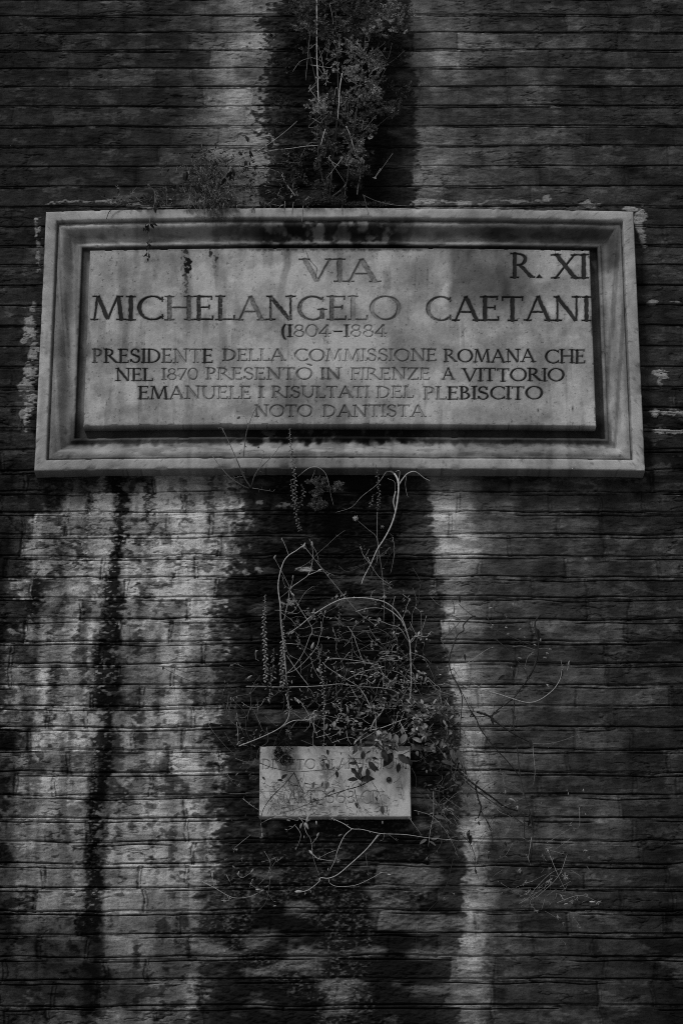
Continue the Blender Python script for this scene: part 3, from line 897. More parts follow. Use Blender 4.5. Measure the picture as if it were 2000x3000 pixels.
def leaf(mb, base, d, L, W, tone, nrm=None, curl=0.25, mid=.45):
    d = d.normalized()
    nrm = nrm or (Vector((0, -1, 0.35)) + rv() * .8)
    side = d.cross(nrm)
    if side.length < 1e-4: side = d.cross(Vector((1, 0, 0)))
    side.normalize()
    nr = side.cross(d).normalized()
    def pt(t, s):
        return base + d * (L * t) + side * (W * s) - nr * (curl * L * t * t) + nr * (abs(s) * W * .35)
    vs = [pt(0, 0), pt(mid * .5, .38), pt(mid * .5, 0), pt(mid * .5, -.38), pt(mid, .5), pt(mid, 0), pt(mid, -.5),
          pt(.75, .36), pt(.75, 0), pt(.75, -.36), pt(1, 0)]
    fs = [(0, 2, 1), (0, 3, 2), (1, 2, 5, 4), (2, 3, 6, 5), (4, 5, 8, 7), (5, 6, 9, 8), (7, 8, 10), (8, 9, 10)]
    mb.add(vs, fs, tone)

def blade(mb, base, d, L, W, tone):
    """a needle leaf: one narrow folded blade"""
    d = d.normalized()
    s = d.cross(rv())
    if s.length < 1e-3: return
    s.normalize()
    n = s.cross(d)
    m = base + d * L * .5 + n * L * .08
    mb.add([base, m + s * W * .5, base + d * L, m - s * W * .5], [(0, 1, 2, 3)], tone)

def bud(mb, p, d, L, W, tone):
    d = d.normalized()
    a = d.cross(Vector((.3, .9, .2))).normalized()
    b = d.cross(a)
    vs, fs, S = [], [], 6
    prof = [(0, .25), (.18, .8), (.42, 1), (.7, .7), (.92, .45), (1.0, .15)]
    for t, r in prof:
        for k in range(S):
            an = 2 * pi * k / S
            vs.append(p + d * (L * t) + a * (cos(an) * W * .5 * r) + b * (sin(an) * W * .5 * r))
    for i in range(len(prof) - 1):
        for k in range(S):
            fs.append((i * S + k, i * S + (k + 1) % S, (i + 1) * S + (k + 1) % S, (i + 1) * S + k))
    fs.append(tuple(range(S))[::-1]); fs.append(tuple((len(prof) - 1) * S + k for k in range(S)))
    mb.add(vs, fs, tone)

def star(mb, p, R, n, tone, flat=.5, w=0.0009):
    for i in range(n):
        d = rv()
        d.y = d.y * flat - .2
        blade(mb, p, d, R * rng.uniform(.6, 1.1), w * rng.uniform(.8, 1.6), tone * rng.uniform(.7, 1.2))
    bud(mb, p - Vector((0, 0, .002)), Vector((0, -.3, 1)), .005, .004, tone * .8)

def sprig(mb, p, d, L, n, ll, lw, tone):
    """a short shoot with needle leaves all round"""
    d = d.normalized()
    for i in range(n):
        t = (i + rng.random()) / n
        q = p + d * (L * t)
        o = rv()
        o = (o - d * o.dot(d)) + d * (.35 + .5 * t)
        blade(mb, q, o, ll * rng.uniform(.6, 1.15) * (1.1 - .45 * t), lw, tone * rng.uniform(.55, 1.45))

def path_px(pts, h, jit=0.004):
    """photo pixels -> points off the wall; h is one height or a list"""
    n = len(pts)
    out = []
    for i, p in enumerate(pts):
        if isinstance(h, (list, tuple)):
            t = i / max(n - 1, 1) * (len(h) - 1)
            k = min(int(t), len(h) - 2)
            hh = h[k] + (h[k + 1] - h[k]) * (t - k)
        else:
            hh = h
        out.append(P(p[0], p[1], hh + (rng.uniform(-jit, jit) if 0 < i < n - 1 else 0)))
    return smooth_path(out)

SEPARATE = ("stem", "dry_stalk", "root", "leaf", "bud", "flower_head", "seed_star", "seed_fluff")
STEM_R, BUD_S, LIVE = 0.78, 0.78, 1.3

class Plant:
    """one plant: every stem, leaf and head that can be told apart is a part of its own"""
    def __init__(s, name, label, cat, root, h=0.0, group=None):
        s.root = tag(empty(name, P(root[0], root[1], h)), label, cat, group)
        s.pieces = {}
    def mb(s, part):
        if part in SEPARATE or part not in s.pieces:
            s.pieces.setdefault(part, []).append(MB())
        return s.pieces[part][-1]
    def stem(s, pts, h=.03, r=.0016, r1=None, tone=.3, part="stem", node=0):
        path = path_px(pts, h)
        m = s.mb(part)
        tone = min(.8, tone * LIVE) if tone > .13 else tone
        tube(m, path, r * STEM_R, (r1 if r1 is not None else r * .55) * STEM_R, tone)
        for i in range(node):
            q = path[rng.randrange(1, len(path))]
            blade(m, q, rv() + Vector((0, -.4, 0)), rng.uniform(.005, .014), .0014, tone * rng.uniform(.6, 1.3))
        return path
    def leaf(s, *a, **k):
        leaf(s.mb("leaf"), *a, **k)
    def bud(s, part, q, d, L, W, tone, fringe=0):
        m = s.mb(part)
        bud(m, q, d, L * BUD_S, W * BUD_S, tone)
        for k in range(fringe):
            blade(m, q, d + rv() * .9, L * .7, .0013, tone * .8)
    def star(s, part, *a, **k):
        star(s.mb(part), *a, **k)
    def done(s):
        for k, ms in s.pieces.items():
            if k in SEPARATE and len(ms) > 60:
                def size(m):
                    return sum((m.v[-1][i] - m.v[0][i]) ** 2 for i in range(3))
                ms = sorted(ms, key=size, reverse=True)
                rest = MB()
                for m in ms[60:]:
                    o = len(rest.v)
                    rest.v += m.v; rest.t += m.t
                    rest.f += [tuple(i + o for i in f) for f in m.f]
                tag(rest.build("fine_" + k, M_PLANT, s.root, s.root), kind="stuff")
                ms = ms[:60]
            for m in ms:
                o = m.build(k, M_PLANT, s.root, s.root)
                if k in ('fine_growth', 'root_hair', 'root_tuft'):
                    tag(o, kind="stuff")
        return s.root

# ------------------------------------------------------------------ 1. the big shrub over the plaque
def big_shrub():
    p = Plant("wall_shrub", "large feathery shrub rooted on top of the framed plaque in the black run-off", "shrub", (965, 585), .03)
    # woody stems
    for pts, h, r, tn in (([(965, 582), (968, 545), (975, 470), (985, 380), (990, 250), (985, 100), (980, -60)], [.03, .07, .05], .0045, .10),
                          ([(965, 582), (950, 540), (935, 480), (930, 400), (925, 330)], [.03, .08], .003, .10),
                          ([(968, 580), (1010, 545), (1020, 500), (1030, 420), (1045, 320), (1060, 200), (1075, 60), (1080, -60)], [.03, .09, .06], .0035, .14),
                          ([(1010, 575), (1013, 540), (1020, 510)], .05, .0025, .12),
                          ([(985, 400), (1020, 300), (1090, 180), (1130, 60)], .06, .003, .09),
                          ([(975, 470), (940, 300), (900, 120), (880, -40)], .05, .003, .08),
                          ([(1030, 420), (1090, 380), (1140, 340)], .07, .0016, .12),
                          ([(880, 460), (905, 420), (930, 425), (800, 440)], .05, .0012, .2)):
        p.stem(pts, h, r, r * .5, tn, node=6)
    # pale dry stalks
    for pts, h, r, tn in (([(927, -60), (928, 60), (928, 160), (931, 235), (932, 280), (936, 305)], .10, .0026, .52),
                          ([(1002, 215), (995, 260), (992, 310), (989, 350)], .11, .0019, .62),
                          ([(953, 378), (946, 400), (940, 424)], .11, .0016, .6),
                          ([(1014, 370), (1025, 395), (1032, 420), (1040, 447)], .11, .0018, .6),
                          ([(825, 512), (840, 540), (865, 574)], .05, .0016, .5),
                          ([(1051, 492), (1054, 520), (1048, 550), (1046, 570)], .06, .0024, .34),
                          ([(933, 175), (958, 130), (980, 110)], .09, .0009, .3),
                          ([(908, 100), (903, 150), (895, 235)], .08, .0010, .25),
                          ([(857, 210), (880, 180), (915, 168)], .06, .0009, .32),
                          ([(1100, 205), (1150, 178), (1185, 148)], .06, .0009, .32),
                          ([(1110, 240), (1130, 200)], .06, .0008, .3),
                          ([(965, 12), (972, 40), (976, 70)], .09, .0009, .4)):
        p.stem(pts, h, r, r * .7, tn, part="dry_stalk", node=2)
    zones = [  # x0,x1,y0,y1, count, tone, height off wall, leaf length
        (870, 1195, -70, 110, 330, .085, (.05, .13), .0105),
        (905, 1160, 60, 135, 70, .05, (.04, .09), .0105),
        (1060, 1165, 20, 100, 60, .13, (.08, .14), .0105),
        (1130, 1200, -10, 60, 22, .19, (.08, .13), .011),
        (1020, 1112, 130, 215, 75, .14, (.07, .14), .009),
        (1000, 1110, 200, 300, 90, .13, (.07, .15), .009),
        (962, 1030, 120, 200, 24, .15, (.07, .12), .009),
        (895, 945, 290, 330, 26, .17, (.07, .12), .009),
        (925, 1000, 260, 360, 40, .08, (.05, .1), .0095),
        (1000, 1095, 300, 385, 60, .085, (.05, .12), .010),
        (930, 990, 350, 460, 60, .08, (.05, .11), .010),
        (1000, 1080, 390, 500, 50, .09, (.05, .12), .011),
        (1040, 1060, 425, 475, 16, .15, (.09, .13), .011),
        (930, 960, 520, 560, 8, .07, (.04, .07), .009),
        (1020, 1050, 480, 520, 14, .08, (.05, .09), .010),
        (1095, 1195, 280, 345, 36, .075, (.04, .09), .011),
        (870, 930, 0, 90, 24, .11, (.04, .09), .010),
        (880, 915, 95, 150, 10, .06, (.03, .06), .010),
        (1120, 1190, 130, 300, 14, .035, (.03, .06), .010),
        (930, 970, 215, 240, 5, .26, (.09, .12), .008),
        (850, 900, -40, 130, 40, .05, (.03, .08), .0105),
        (800, 880, 60, 200, 26, .022, (.01, .03), .009),
        (790, 860, 300, 430, 26, .025, (.01, .03), .009),
        (1130, 1205, 40, 280, 40, .035, (.02, .06), .011),
        (840, 930, 420, 560, 40, .026, (.015, .04), .010),
        (900, 1070, 480, 570, 46, .04, (.03, .07), .010),
    ]
    F = p.mb("foliage")
    for x0, x1, y0, y1, n, tn, hr, ll in zones:
        # shoots come in tufts
        n = int(n * 1.7)
        k = max(1, n // 6)
        cs = [(rng.uniform(x0, x1), rng.uniform(y0, y1), rng.uniform(*hr), rng.uniform(.5, 1.5)) for _ in range(k)]
        for i in range(n):
            cx, cy, h, b = cs[i % k]
            q = P(cx + rng.gauss(0, 9), cy + rng.gauss(0, 8), h + rng.uniform(-.01, .012))
            d = Vector((rng.gauss(0, .6), -.55, rng.uniform(-.5, .8)))
            sprig(F, q, d, rng.uniform(.010, .024), rng.randint(20, 30), ll * .85, .0026, min(.5, 2.3 * tn * b * rng.uniform(.7, 1.3)))
    # small side twigs
    for i in range(46):
        x, y = rng.uniform(900, 1120), rng.uniform(120, 500)
        p.stem([(x, y), (x + rng.uniform(-25, 25), y + rng.uniform(-30, 30)), (x + rng.uniform(-45, 45), y + rng.uniform(-45, 45))],
               rng.uniform(.08, .15), .0008, .0005, rng.uniform(.1, .6), node=5, part="fine_growth")
    # roots creeping over the frame's edge
    for pts, tn in (([(905, 575), (892, 590), (886, 620), (885, 650)], .3), ([(920, 582), (905, 580), (890, 590)], .25), ([(1063, 570), (1070, 590), (1078, 630)], .22),
                    ([(1005, 580), (1003, 600), (1000, 625)], .1), ([(1065, 572), (1100, 588), (1150, 600), (1200, 604)], .22), ([(835, 590), (832, 625)], .25), ([(860, 592), (852, 640)], .2)):
        p.stem(pts, [.055, .064], .0013, .0007, tn, part="root", node=3)
    p.done()
big_shrub()

# ------------------------------------------------------------------ 2. creeper at the frame's upper left
def corner_creeper():
    p = Plant("wall_creeper", "withered creeper with dark curled leaves trailing along the top left of the frame", "plant", (660, 612), .05)
    p.stem([(960, 425), (900, 428), (850, 435), (790, 442), (730, 460), (690, 480), (655, 500)], [.08, .06, .05], .0016, .0012, .42, part="stem")
    p.stem([(735, 455), (790, 420), (840, 382), (870, 355)], [.05, .08], .0013, .0007, .4)
    p.stem([(728, 478), (770, 488), (820, 505)], .05, .0011, .0006, .32)
    p.stem([(735, 450), (733, 420), (728, 400)], .05, .0011, .0006, .15, node=4)
    p.stem([(655, 500), (600, 530), (540, 535), (470, 560), (420, 585), (360, 598), (325, 615), (312, 642)], [.05, .04, .05, .066, .07], .0022, .0014, .035, node=10)
    p.stem([(505, 545), (470, 560), (440, 572)], .05, .0014, .0008, .05)
    p.stem([(455, 560), (452, 600), (440, 640), (436, 680), (441, 705)], [.05, .075, .07, .065], .0008, .0006, .22)
    p.stem([(487, 545), (488, 580), (490, 605)], .06, .0007, .0005, .3, node=10)
    p.stem([(560, 590), (580, 620), (600, 640), (630, 632)], .07, .0007, .0005, .2)
    dark = [(728, 415, -.2, 1, 24), (733, 440, .2, -1, 22), (712, 452, -1, .3, 20), (720, 470, .1, -1, 24), (690, 468, -1, -.2, 22), (668, 472, -.6, -.5, 20), (640, 478, -.8, .1, 22),
            (678, 505, -.4, -1, 26), (685, 498, .3, -1, 20), (664, 520, -.3, -1, 26), (672, 515, .5, -1, 20), (705, 522, 1, .1, 20), (612, 476, -1, .2, 20), (545, 505, 0, -1, 26), (552, 512, 1, 0, 22),
            (560, 505, .6, .5, 18), (580, 512, 1, 0, 18), (535, 485, .1, 1, 20), (525, 535, 0, -1, 28), (540, 540, .7, -.6, 20), (500, 530, -.6, .4, 18), (690, 590, .6, -1, 22), (680, 580, -.5, -1, 20), (600, 605, 1, -.3, 18),
            (425, 582, -.6, -.2, 16), (452, 605, .2, -1, 18), (415, 606, -1, -.2, 20), (505, 608, .8, -.1, 14), (575, 545, .3, -1, 24)]
    for x, y, dx, dz, s in dark:
        for k in range(2):
            p.leaf(P(x + rng.uniform(-4, 4), y + rng.uniform(-4, 4), rng.uniform(.05, .08)), Vector((dx + rng.uniform(-.4, .4), -.3, dz + rng.uniform(-.3, .3))), s * .001 * rng.uniform(.8, 1.2), s * .00045, rng.uniform(.018, .04), curl=.6)
    # dead leaves dangling on the thread in front of the moulding
    for x, y, k, s in ((432, 660, 6, 17), (440, 655, 3, 18), (428, 665, 3, 15), (437, 712, 5, 11), (436, 722, 4, 11), (434, 742, 5, 11), (436, 758, 4, 10)):
        for i in range(k):
            p.leaf(P(x + rng.uniform(-6, 6), y + rng.uniform(-5, 5), .075), rv() + Vector((-.1, 0, -.4)), s * .001, s * .0005, rng.uniform(.018, .04), curl=.7)
    p.stem([(441, 700), (437, 730), (436, 760)], .07, .0006, .0005, .12)
    # wispy growth creeping along the top of the frame
    for i in range(230):
        k = rng.random()
        if k < .45:
            x, y = rng.uniform(690, 900), rng.uniform(440, 602)
        elif k < .8:
            x, y = rng.gauss(620, 70), rng.uniform(440, 600)
        else:
            x, y = rng.uniform(330, 600), rng.uniform(560, 604)
        a = rng.uniform(0, 2 * pi)
        l = rng.uniform(12, 42)
        tn = rng.uniform(.03, .30)
        path = p.stem([(x, y), (x + cos(a) * l * .5 + rng.gauss(0, 5), y + sin(a) * l * .4), (x + cos(a) * l, min(y + sin(a) * l * .8, 640))], rng.uniform(.02, .075), .0008, .0005, tn, part="fine_growth", node=3)
        for j in range(rng.randint(1, 5)):
            q = path[rng.randrange(len(path))]
            s_ = rng.uniform(.006, .014)
            leaf(p.mb("fine_growth"), q, rv() + Vector((0, -.3, -.2)), s_, s_ * .42, rng.choice((.025, .04, .09, .16)) * rng.uniform(.7, 1.3))
    # fibrous tuft of roots and moss on the ledge
    T = p.mb("root_tuft")
    for i in range(1700):
        x = rng.gauss(628, 30)
        y = rng.uniform(480, 604)
        if y > 520 and abs(x - 630) > 75: continue
        if y < 520: x = rng.gauss(615, 40)
        q = P(x, y, rng.uniform(.02, .07))
        blade(T, q, Vector((rng.gauss(0, .45), -.25, -1 if rng.random() < .8 else .6)), rng.uniform(.010, .032), .0018, rng.uniform(.03, .2) if rng.random() < .8 else .32)
    for i in range(260):
        x, y = rng.gauss(640, 26), rng.uniform(565, 640)
        q = P(x, y, rng.uniform(.05, .075))
        blade(T, q, Vector((rng.gauss(0, .6), -.3, -1)), rng.uniform(.006, .018), .0015, rng.uniform(.015, .06))
    for i in range(190):
        x, y = rng.gauss(620, 42), rng.uniform(462, 600)
        star(T, P(x, y, rng.uniform(.03, .08)), .008, 8, rng.uniform(.04, .34), w=.0015)
    p.done()
corner_creeper()

# ------------------------------------------------------------------ moss
def cushion(name, label, spots, n, root, tone, h):
    p = Plant(name, label, "moss", root, h[0])
    m = p.mb("moss_cushion")
    for x, y, rx, ry in spots:
        for i in range(n):
            a, r = rng.uniform(0, 2 * pi), math.sqrt(rng.random())
            q = P(x + cos(a) * r * rx, y + sin(a) * r * ry, rng.uniform(*h) + .012 * (1 - r * r))
            d = Vector((cos(a) * .6, -.8, .2 - sin(a) * .5)) + rv() * .5
            blade(m, q, d, rng.uniform(.003, .008), .0016, tone * rng.uniform(.5, 1.6))
    p.done()
cushion("moss_clump", "lumpy moss clump at the shrub's foot on the frame's top edge", [(920, 585, 22, 16), (945, 578, 24, 14), (965, 584, 22, 10), (990, 588, 24, 10), (1003, 580, 12, 9), (895, 595, 14, 8), (1045, 598, 40, 5), (1110, 598, 40, 6)], 330, (950, 592), .13, (.035, .06))
cushion("moss_clump", "dark moss tuft hanging over the small slab's top left edge", [(838, 2165, 20, 16), (832, 2195, 24, 24), (828, 2222, 22, 18), (840, 2230, 18, 14), (815, 2205, 10, 16)], 520, (832, 2188), .022, (.035, .07))
cushion("moss_clump", "tiny dark moss patch beside the letters on the small slab", [(947, 2222, 9, 8), (944, 2236, 5, 12), (983, 2254, 9, 6)], 90, (947, 2224), .03, (.034, .045))

# ------------------------------------------------------------------ 3. bare twig at the frame's foot
def bare_twig():
    p = Plant("bare_twig", "leafless grey twig spreading like a fan over the frame's bottom edge", "twig", (732, 1432), .02)
    H = [.02, .085, .09]
    S = ([(729, 1430), (707, 1421), (667, 1392), (622, 1336)], .0026), ([(734, 1427), (714, 1396), (696, 1352), (674, 1303), (651, 1254)], .003), \
        ([(718, 1400), (711, 1370), (720, 1280), (727, 1251), (743, 1209), (760, 1180)], .0026), ([(727, 1251), (718, 1222), (696, 1220)], .0008), \
        ([(736, 1424), (752, 1383), (796, 1338), (821, 1305)], .0022), ([(752, 1383), (774, 1325), (743, 1318)], .0012), ([(651, 1254), (638, 1253)], .001), ([(651, 1254), (655, 1270)], .001), \
        ([(667, 1392), (660, 1402)], .0008), ([(711, 1395), (690, 1400)], .0008), ([(760, 1380), (770, 1384)], .0008), ([(740, 1430), (800, 1440)], .0012)
    for pts, r in S:
        p.stem(pts, H if len(pts) > 3 else .085, r, r * .45, .17, node=5)
    for x, y in ((711, 1303), (722, 1312), (705, 1330), (755, 1314), (696, 1222), (700, 1228)):
        p.leaf(P(x, y, .09), rv(), .01, .005, .05)
    p.done()
bare_twig()

# ------------------------------------------------------------------ hanging flower spikes
SPIKE_G = "hanging seed spikes of wall pennywort"
def spike(label, pts, h, width, tone, dens=1.0, r=.0011, spread=0.0):
    p = Plant("seed_spike", label, "plant", pts[-1], h if not isinstance(h, list) else h[-1], SPIKE_G)
    path = p.stem(pts, h, r, r * .6, tone * .8)
    m = p.mb("seed_raceme")
    L = sum((path[i + 1] - path[i]).length for i in range(len(path) - 1))
    n = int(L / .0042 * dens)
    for i in range(n):
        t = i / n * (len(path) - 1)
        k = int(t)
        q = path[k].lerp(path[min(k + 1, len(path) - 1)], t - k)
        taper = min(1, .35 + 2.2 * (i / n))
        a = i * 2.4
        d = Vector((cos(a), -abs(sin(a)) * .8 - .1, -.75))
        bud(m, q + Vector((cos(a), sin(a) * .5, 0)) * .0018 + Vector((rng.gauss(0, spread), 0, 0)), d, width * .62 * taper * rng.uniform(.7, 1.2), width * .36 * taper, min(.8, tone * 1.6) * rng.uniform(.35, 1.3))
    p.done()
spike("long seed spike hanging across the frame's bottom moulding", [(848, 1254), (851, 1300), (858, 1350), (863, 1400), (866, 1450), (870, 1500)], [.075, .09, .08, .05], .013, .17)
spike("short dense seed spike left of the fern tuft under the frame", [(852, 1405), (856, 1440), (864, 1490), (872, 1530), (882, 1556)], .05, .013, .13)
spike("crooked seed spike between the long spike and the fern tuft", [(882, 1418), (890, 1440), (884, 1460), (878, 1490)], .05, .013, .15, .8)
spike("seed spike left of the pale forked root under the frame", [(1100, 1361), (1106, 1390), (1109, 1440), (1110, 1470), (1104, 1496)], [.07, .05], .012, .12)
spike("stubby seed spike beside the pale forked root's spike", [(1094, 1448), (1088, 1470), (1082, 1488)], .045, .011, .16, .7)
spike("leftmost thick seed spike in the black run-off", [(777, 1743), (775, 1796), (774, 1848), (776, 1901), (779, 1950), (778, 2000)], .06, .0145, .24, 1.15)
spike("thick seed spike hanging below the tall arching flower stem", [(826, 1815), (830, 1866), (828, 1910), (826, 1950), (830, 2010)], .06, .015, .22, 1.15)
spike("blurred lower seed spike between the two thick spikes", [(802, 1900), (800, 1950), (794, 2000), (788, 2060)], .05, .015, .15, 1.2, spread=.004)
spike("ragged seed spike above the moss tuft on the small slab", [(835, 1960), (843, 2010), (846, 2060), (840, 2100)], .05, .014, .15, 1.1, spread=.004)
spike("thin seed spike hanging from the crown of the arched stem", [(993, 1757), (994, 1790), (993, 1813), (994, 1850), (991, 1883)], .05, .0085, .15, .8)
spike("slim seed spike above the middle of the small slab", [(932, 1894), (936, 1930), (940, 1970), (946, 2010), (949, 2050), (950, 2110)], .06, .0105, .24, .9)
spike("tiny seed spike between the thick spikes and the slim one", [(872, 1859), (874, 1880), (875, 1903)], .055, .012, .18, .9)

# ------------------------------------------------------------------ fern tuft and pale root
def fern_tuft():
    p = Plant("fern_tuft", "round tuft of feathery fern under the frame's bottom edge", "fern", (950, 1440), .02)
    p.stem([(872, 1396), (904, 1372), (930, 1369), (953, 1387), (964, 1423), (970, 1455), (977, 1481)], [.04, .075, .06, .04], .0012, .0007, .4)
    p.stem([(925, 1372), (916, 1395), (908, 1410)], .05, .0007, .0005, .25, node=8)
    F = p.mb("frond")
    for x, y in ((912, 1412), (925, 1418), (938, 1408), (950, 1420), (960, 1430), (932, 1435), (920, 1450), (940, 1452), (985, 1418), (990, 1428), (978, 1432), (950, 1405), (922, 1480), (936, 1475), (952, 1482), (940, 1490), (915, 1478)):
        for k in range(7):
            sprig(F, P(x + rng.gauss(0, 6), y + rng.gauss(0, 5), rng.uniform(.035, .07)), Vector((rng.gauss(0, .7), -.6, rng.gauss(0, .6))), .012, 26, .0085, .0020, rng.uniform(.10, .22))
    p.done()
fern_tuft()

def pale_root():
    p = Plant("pale_root", "pale forked root hanging down the black run-off below the frame", "root", (1131, 1385), .03)
    p.stem([(1131, 1379), (1149, 1383), (1163, 1402), (1167, 1432), (1160, 1490), (1147, 1535), (1127, 1575), (1104, 1611), (1087, 1650), (1066, 1690), (1058, 1712)], [.03, .06, .05, .04, .04], .0040, .0012, .60)
    p.stem([(1158, 1440), (1152, 1470), (1157, 1500), (1150, 1530)], .055, .0022, .0014, .5)
    p.stem([(1169, 1419), (1180, 1402), (1194, 1387), (1216, 1382), (1243, 1401), (1258, 1408)], [.055, .06, .045], .0026, .001, .5)
    p.stem([(1167, 1414), (1170, 1390), (1169, 1379), (1158, 1381)], .06, .001, .0008, .5)
    p.stem([(1131, 1382), (1104, 1419), (1060, 1454), (1029, 1486), (984, 1501)], [.05, .035], .0010, .0006, .36)
    p.stem([(1190, 1395), (1187, 1420), (1192, 1450), (1197, 1456)], .05, .0008, .0006, .3)
    p.stem([(1135, 1402), (1155, 1412), (1157, 1440)], .05, .0008, .0006, .25)
    p.stem([(1150, 1575), (1155, 1610), (1150, 1650), (1143, 1680)], .04, .0008, .0005, .3)
    for i in range(22):
        blade(p.mb("root_hair"), P(1145 + rng.gauss(0, 14), 1590 + rng.gauss(0, 14), .04), rv(), .014, .001, rng.uniform(.1, .3))
    p.done()
pale_root()

def seed_clock():
    p = Plant("seeding_weed", "white fluffy seed head on a thin stalk beside the pale root", "flower", (1104, 1582), .03)
    p.stem([(1104, 1650), (1104, 1579), (1075, 1549), (1042, 1521)], [.02, .05], .0009, .0006, .3)
    p.star('seed_fluff', P(1041, 1519, .055), .010, 60, .75, w=.0012)
    p.stem([(1105, 1500), (1104, 1540), (1105, 1578), (1112, 1630), (1118, 1673), (1123, 1720), (1125, 1747), (1123, 1824)], .04, .0011, .0008, .24, node=8)
    p.star('seed_fluff', P(1119, 1543, .04), .008, 14, .4, w=.001)
    p.done()
seed_clock()

# ------------------------------------------------------------------ flower stems in the middle
def arching_flowers():
    p = Plant("arching_flower", "tall pale flower stem bending over with spent heads left of the black run-off's middle", "flower", (835, 2030), .03)
    p.stem([(840, 2000), (832, 1900), (823, 1824), (821, 1775), (815, 1725), (818, 1690), (830, 1648), (846, 1627), (868, 1613), (889, 1597)], [.03, .08, .09, .08], .0026, .0015, .5)
    p.stem([(846, 1627), (836, 1600), (826, 1578)], .085, .0009, .0007, .38)
    p.stem([(893, 1603), (950, 1675), (1009, 1747), (1051, 1796), (1079, 1817), (1107, 1838)], [.085, .06], .0010, .0007, .3)
    p.stem([(832, 1817), (844, 1760), (851, 1725), (880, 1702), (902, 1685), (913, 1655), (916, 1630), (915, 1595)], [.06, .08], .0014, .0009, .42)
    p.stem([(902, 1685), (925, 1676), (940, 1668)], .08, .0011, .0009, .45)
    p.stem([(803, 1633), (828, 1680), (851, 1725)], .075, .0008, .0008, .3)
    p.stem([(858, 1695), (853, 1715), (850, 1725)], .08, .0008, .0008, .35)
    p.stem([(819, 1752), (835, 1740), (848, 1728)], .07, .0007, .0006, .25)
    p.stem([(851, 1732), (880, 1785), (914, 1841), (905, 1870), (889, 1911), (863, 1950), (835, 1977)], [.08, .06], .0013, .001, .36)
    p.stem([(914, 1841), (942, 1841), (935, 1870), (928, 1894), (905, 1925), (868, 1960), (837, 1974)], .06, .0011, .001, .36)
    p.stem([(942, 1841), (946, 1815), (952, 1795)], .065, .0008, .0007, .3)
    p.stem([(940, 1840), (941, 1825)], .065, .0008, .0007, .3)
    p.stem([(877, 1878), (892, 1910), (910, 1930), (925, 1935)], .05, .0008, .0007, .28)
    p.stem([(840, 1920), (870, 1965), (904, 2009)], .05, .0016, .0012, .34)
    p.stem([(910, 1925), (918, 1955), (935, 1985), (955, 2003)], .05, .0009, .0007, .3)
    for x, y, dx, dz, L, tn in ((826, 1584, -.1, 1, .011, .5), (889, 1603, .4, 1, .018, .62), (914, 1602, 0, 1, .02, .45), (802, 1638, .5, 1, .017, .38), (857, 1696, .2, 1, .014, .34), (930, 1674, .9, .4, .02, .5),
                                (951, 1797, .3, 1, .012, .5), (941, 1828, -.1, 1, .009, .5), (853, 1738, .6, -.6, .018, .4), (912, 1902, .35, 1, .026, .42), (868, 2055, -.3, .7, .016, .3)):
        p.bud('flower_head', P(x, y, .085), Vector((dx, -.25, dz)), L, L * .45, tn)
    p.star('flower_head', P(889, 1599, .085), .011, 22, .55)
    p.star('flower_head', P(850, 1725, .08), .008, 16, .35)
    p.star('flower_head', P(942, 1842, .065), .009, 18, .4)
    for i in range(36):
        p.star('flower_head', P(850 + rng.gauss(0, 14), 1766 + rng.gauss(0, 4), .08), .007, 6, rng.uniform(.25, .6), w=.0012)
    p.done()
arching_flowers()

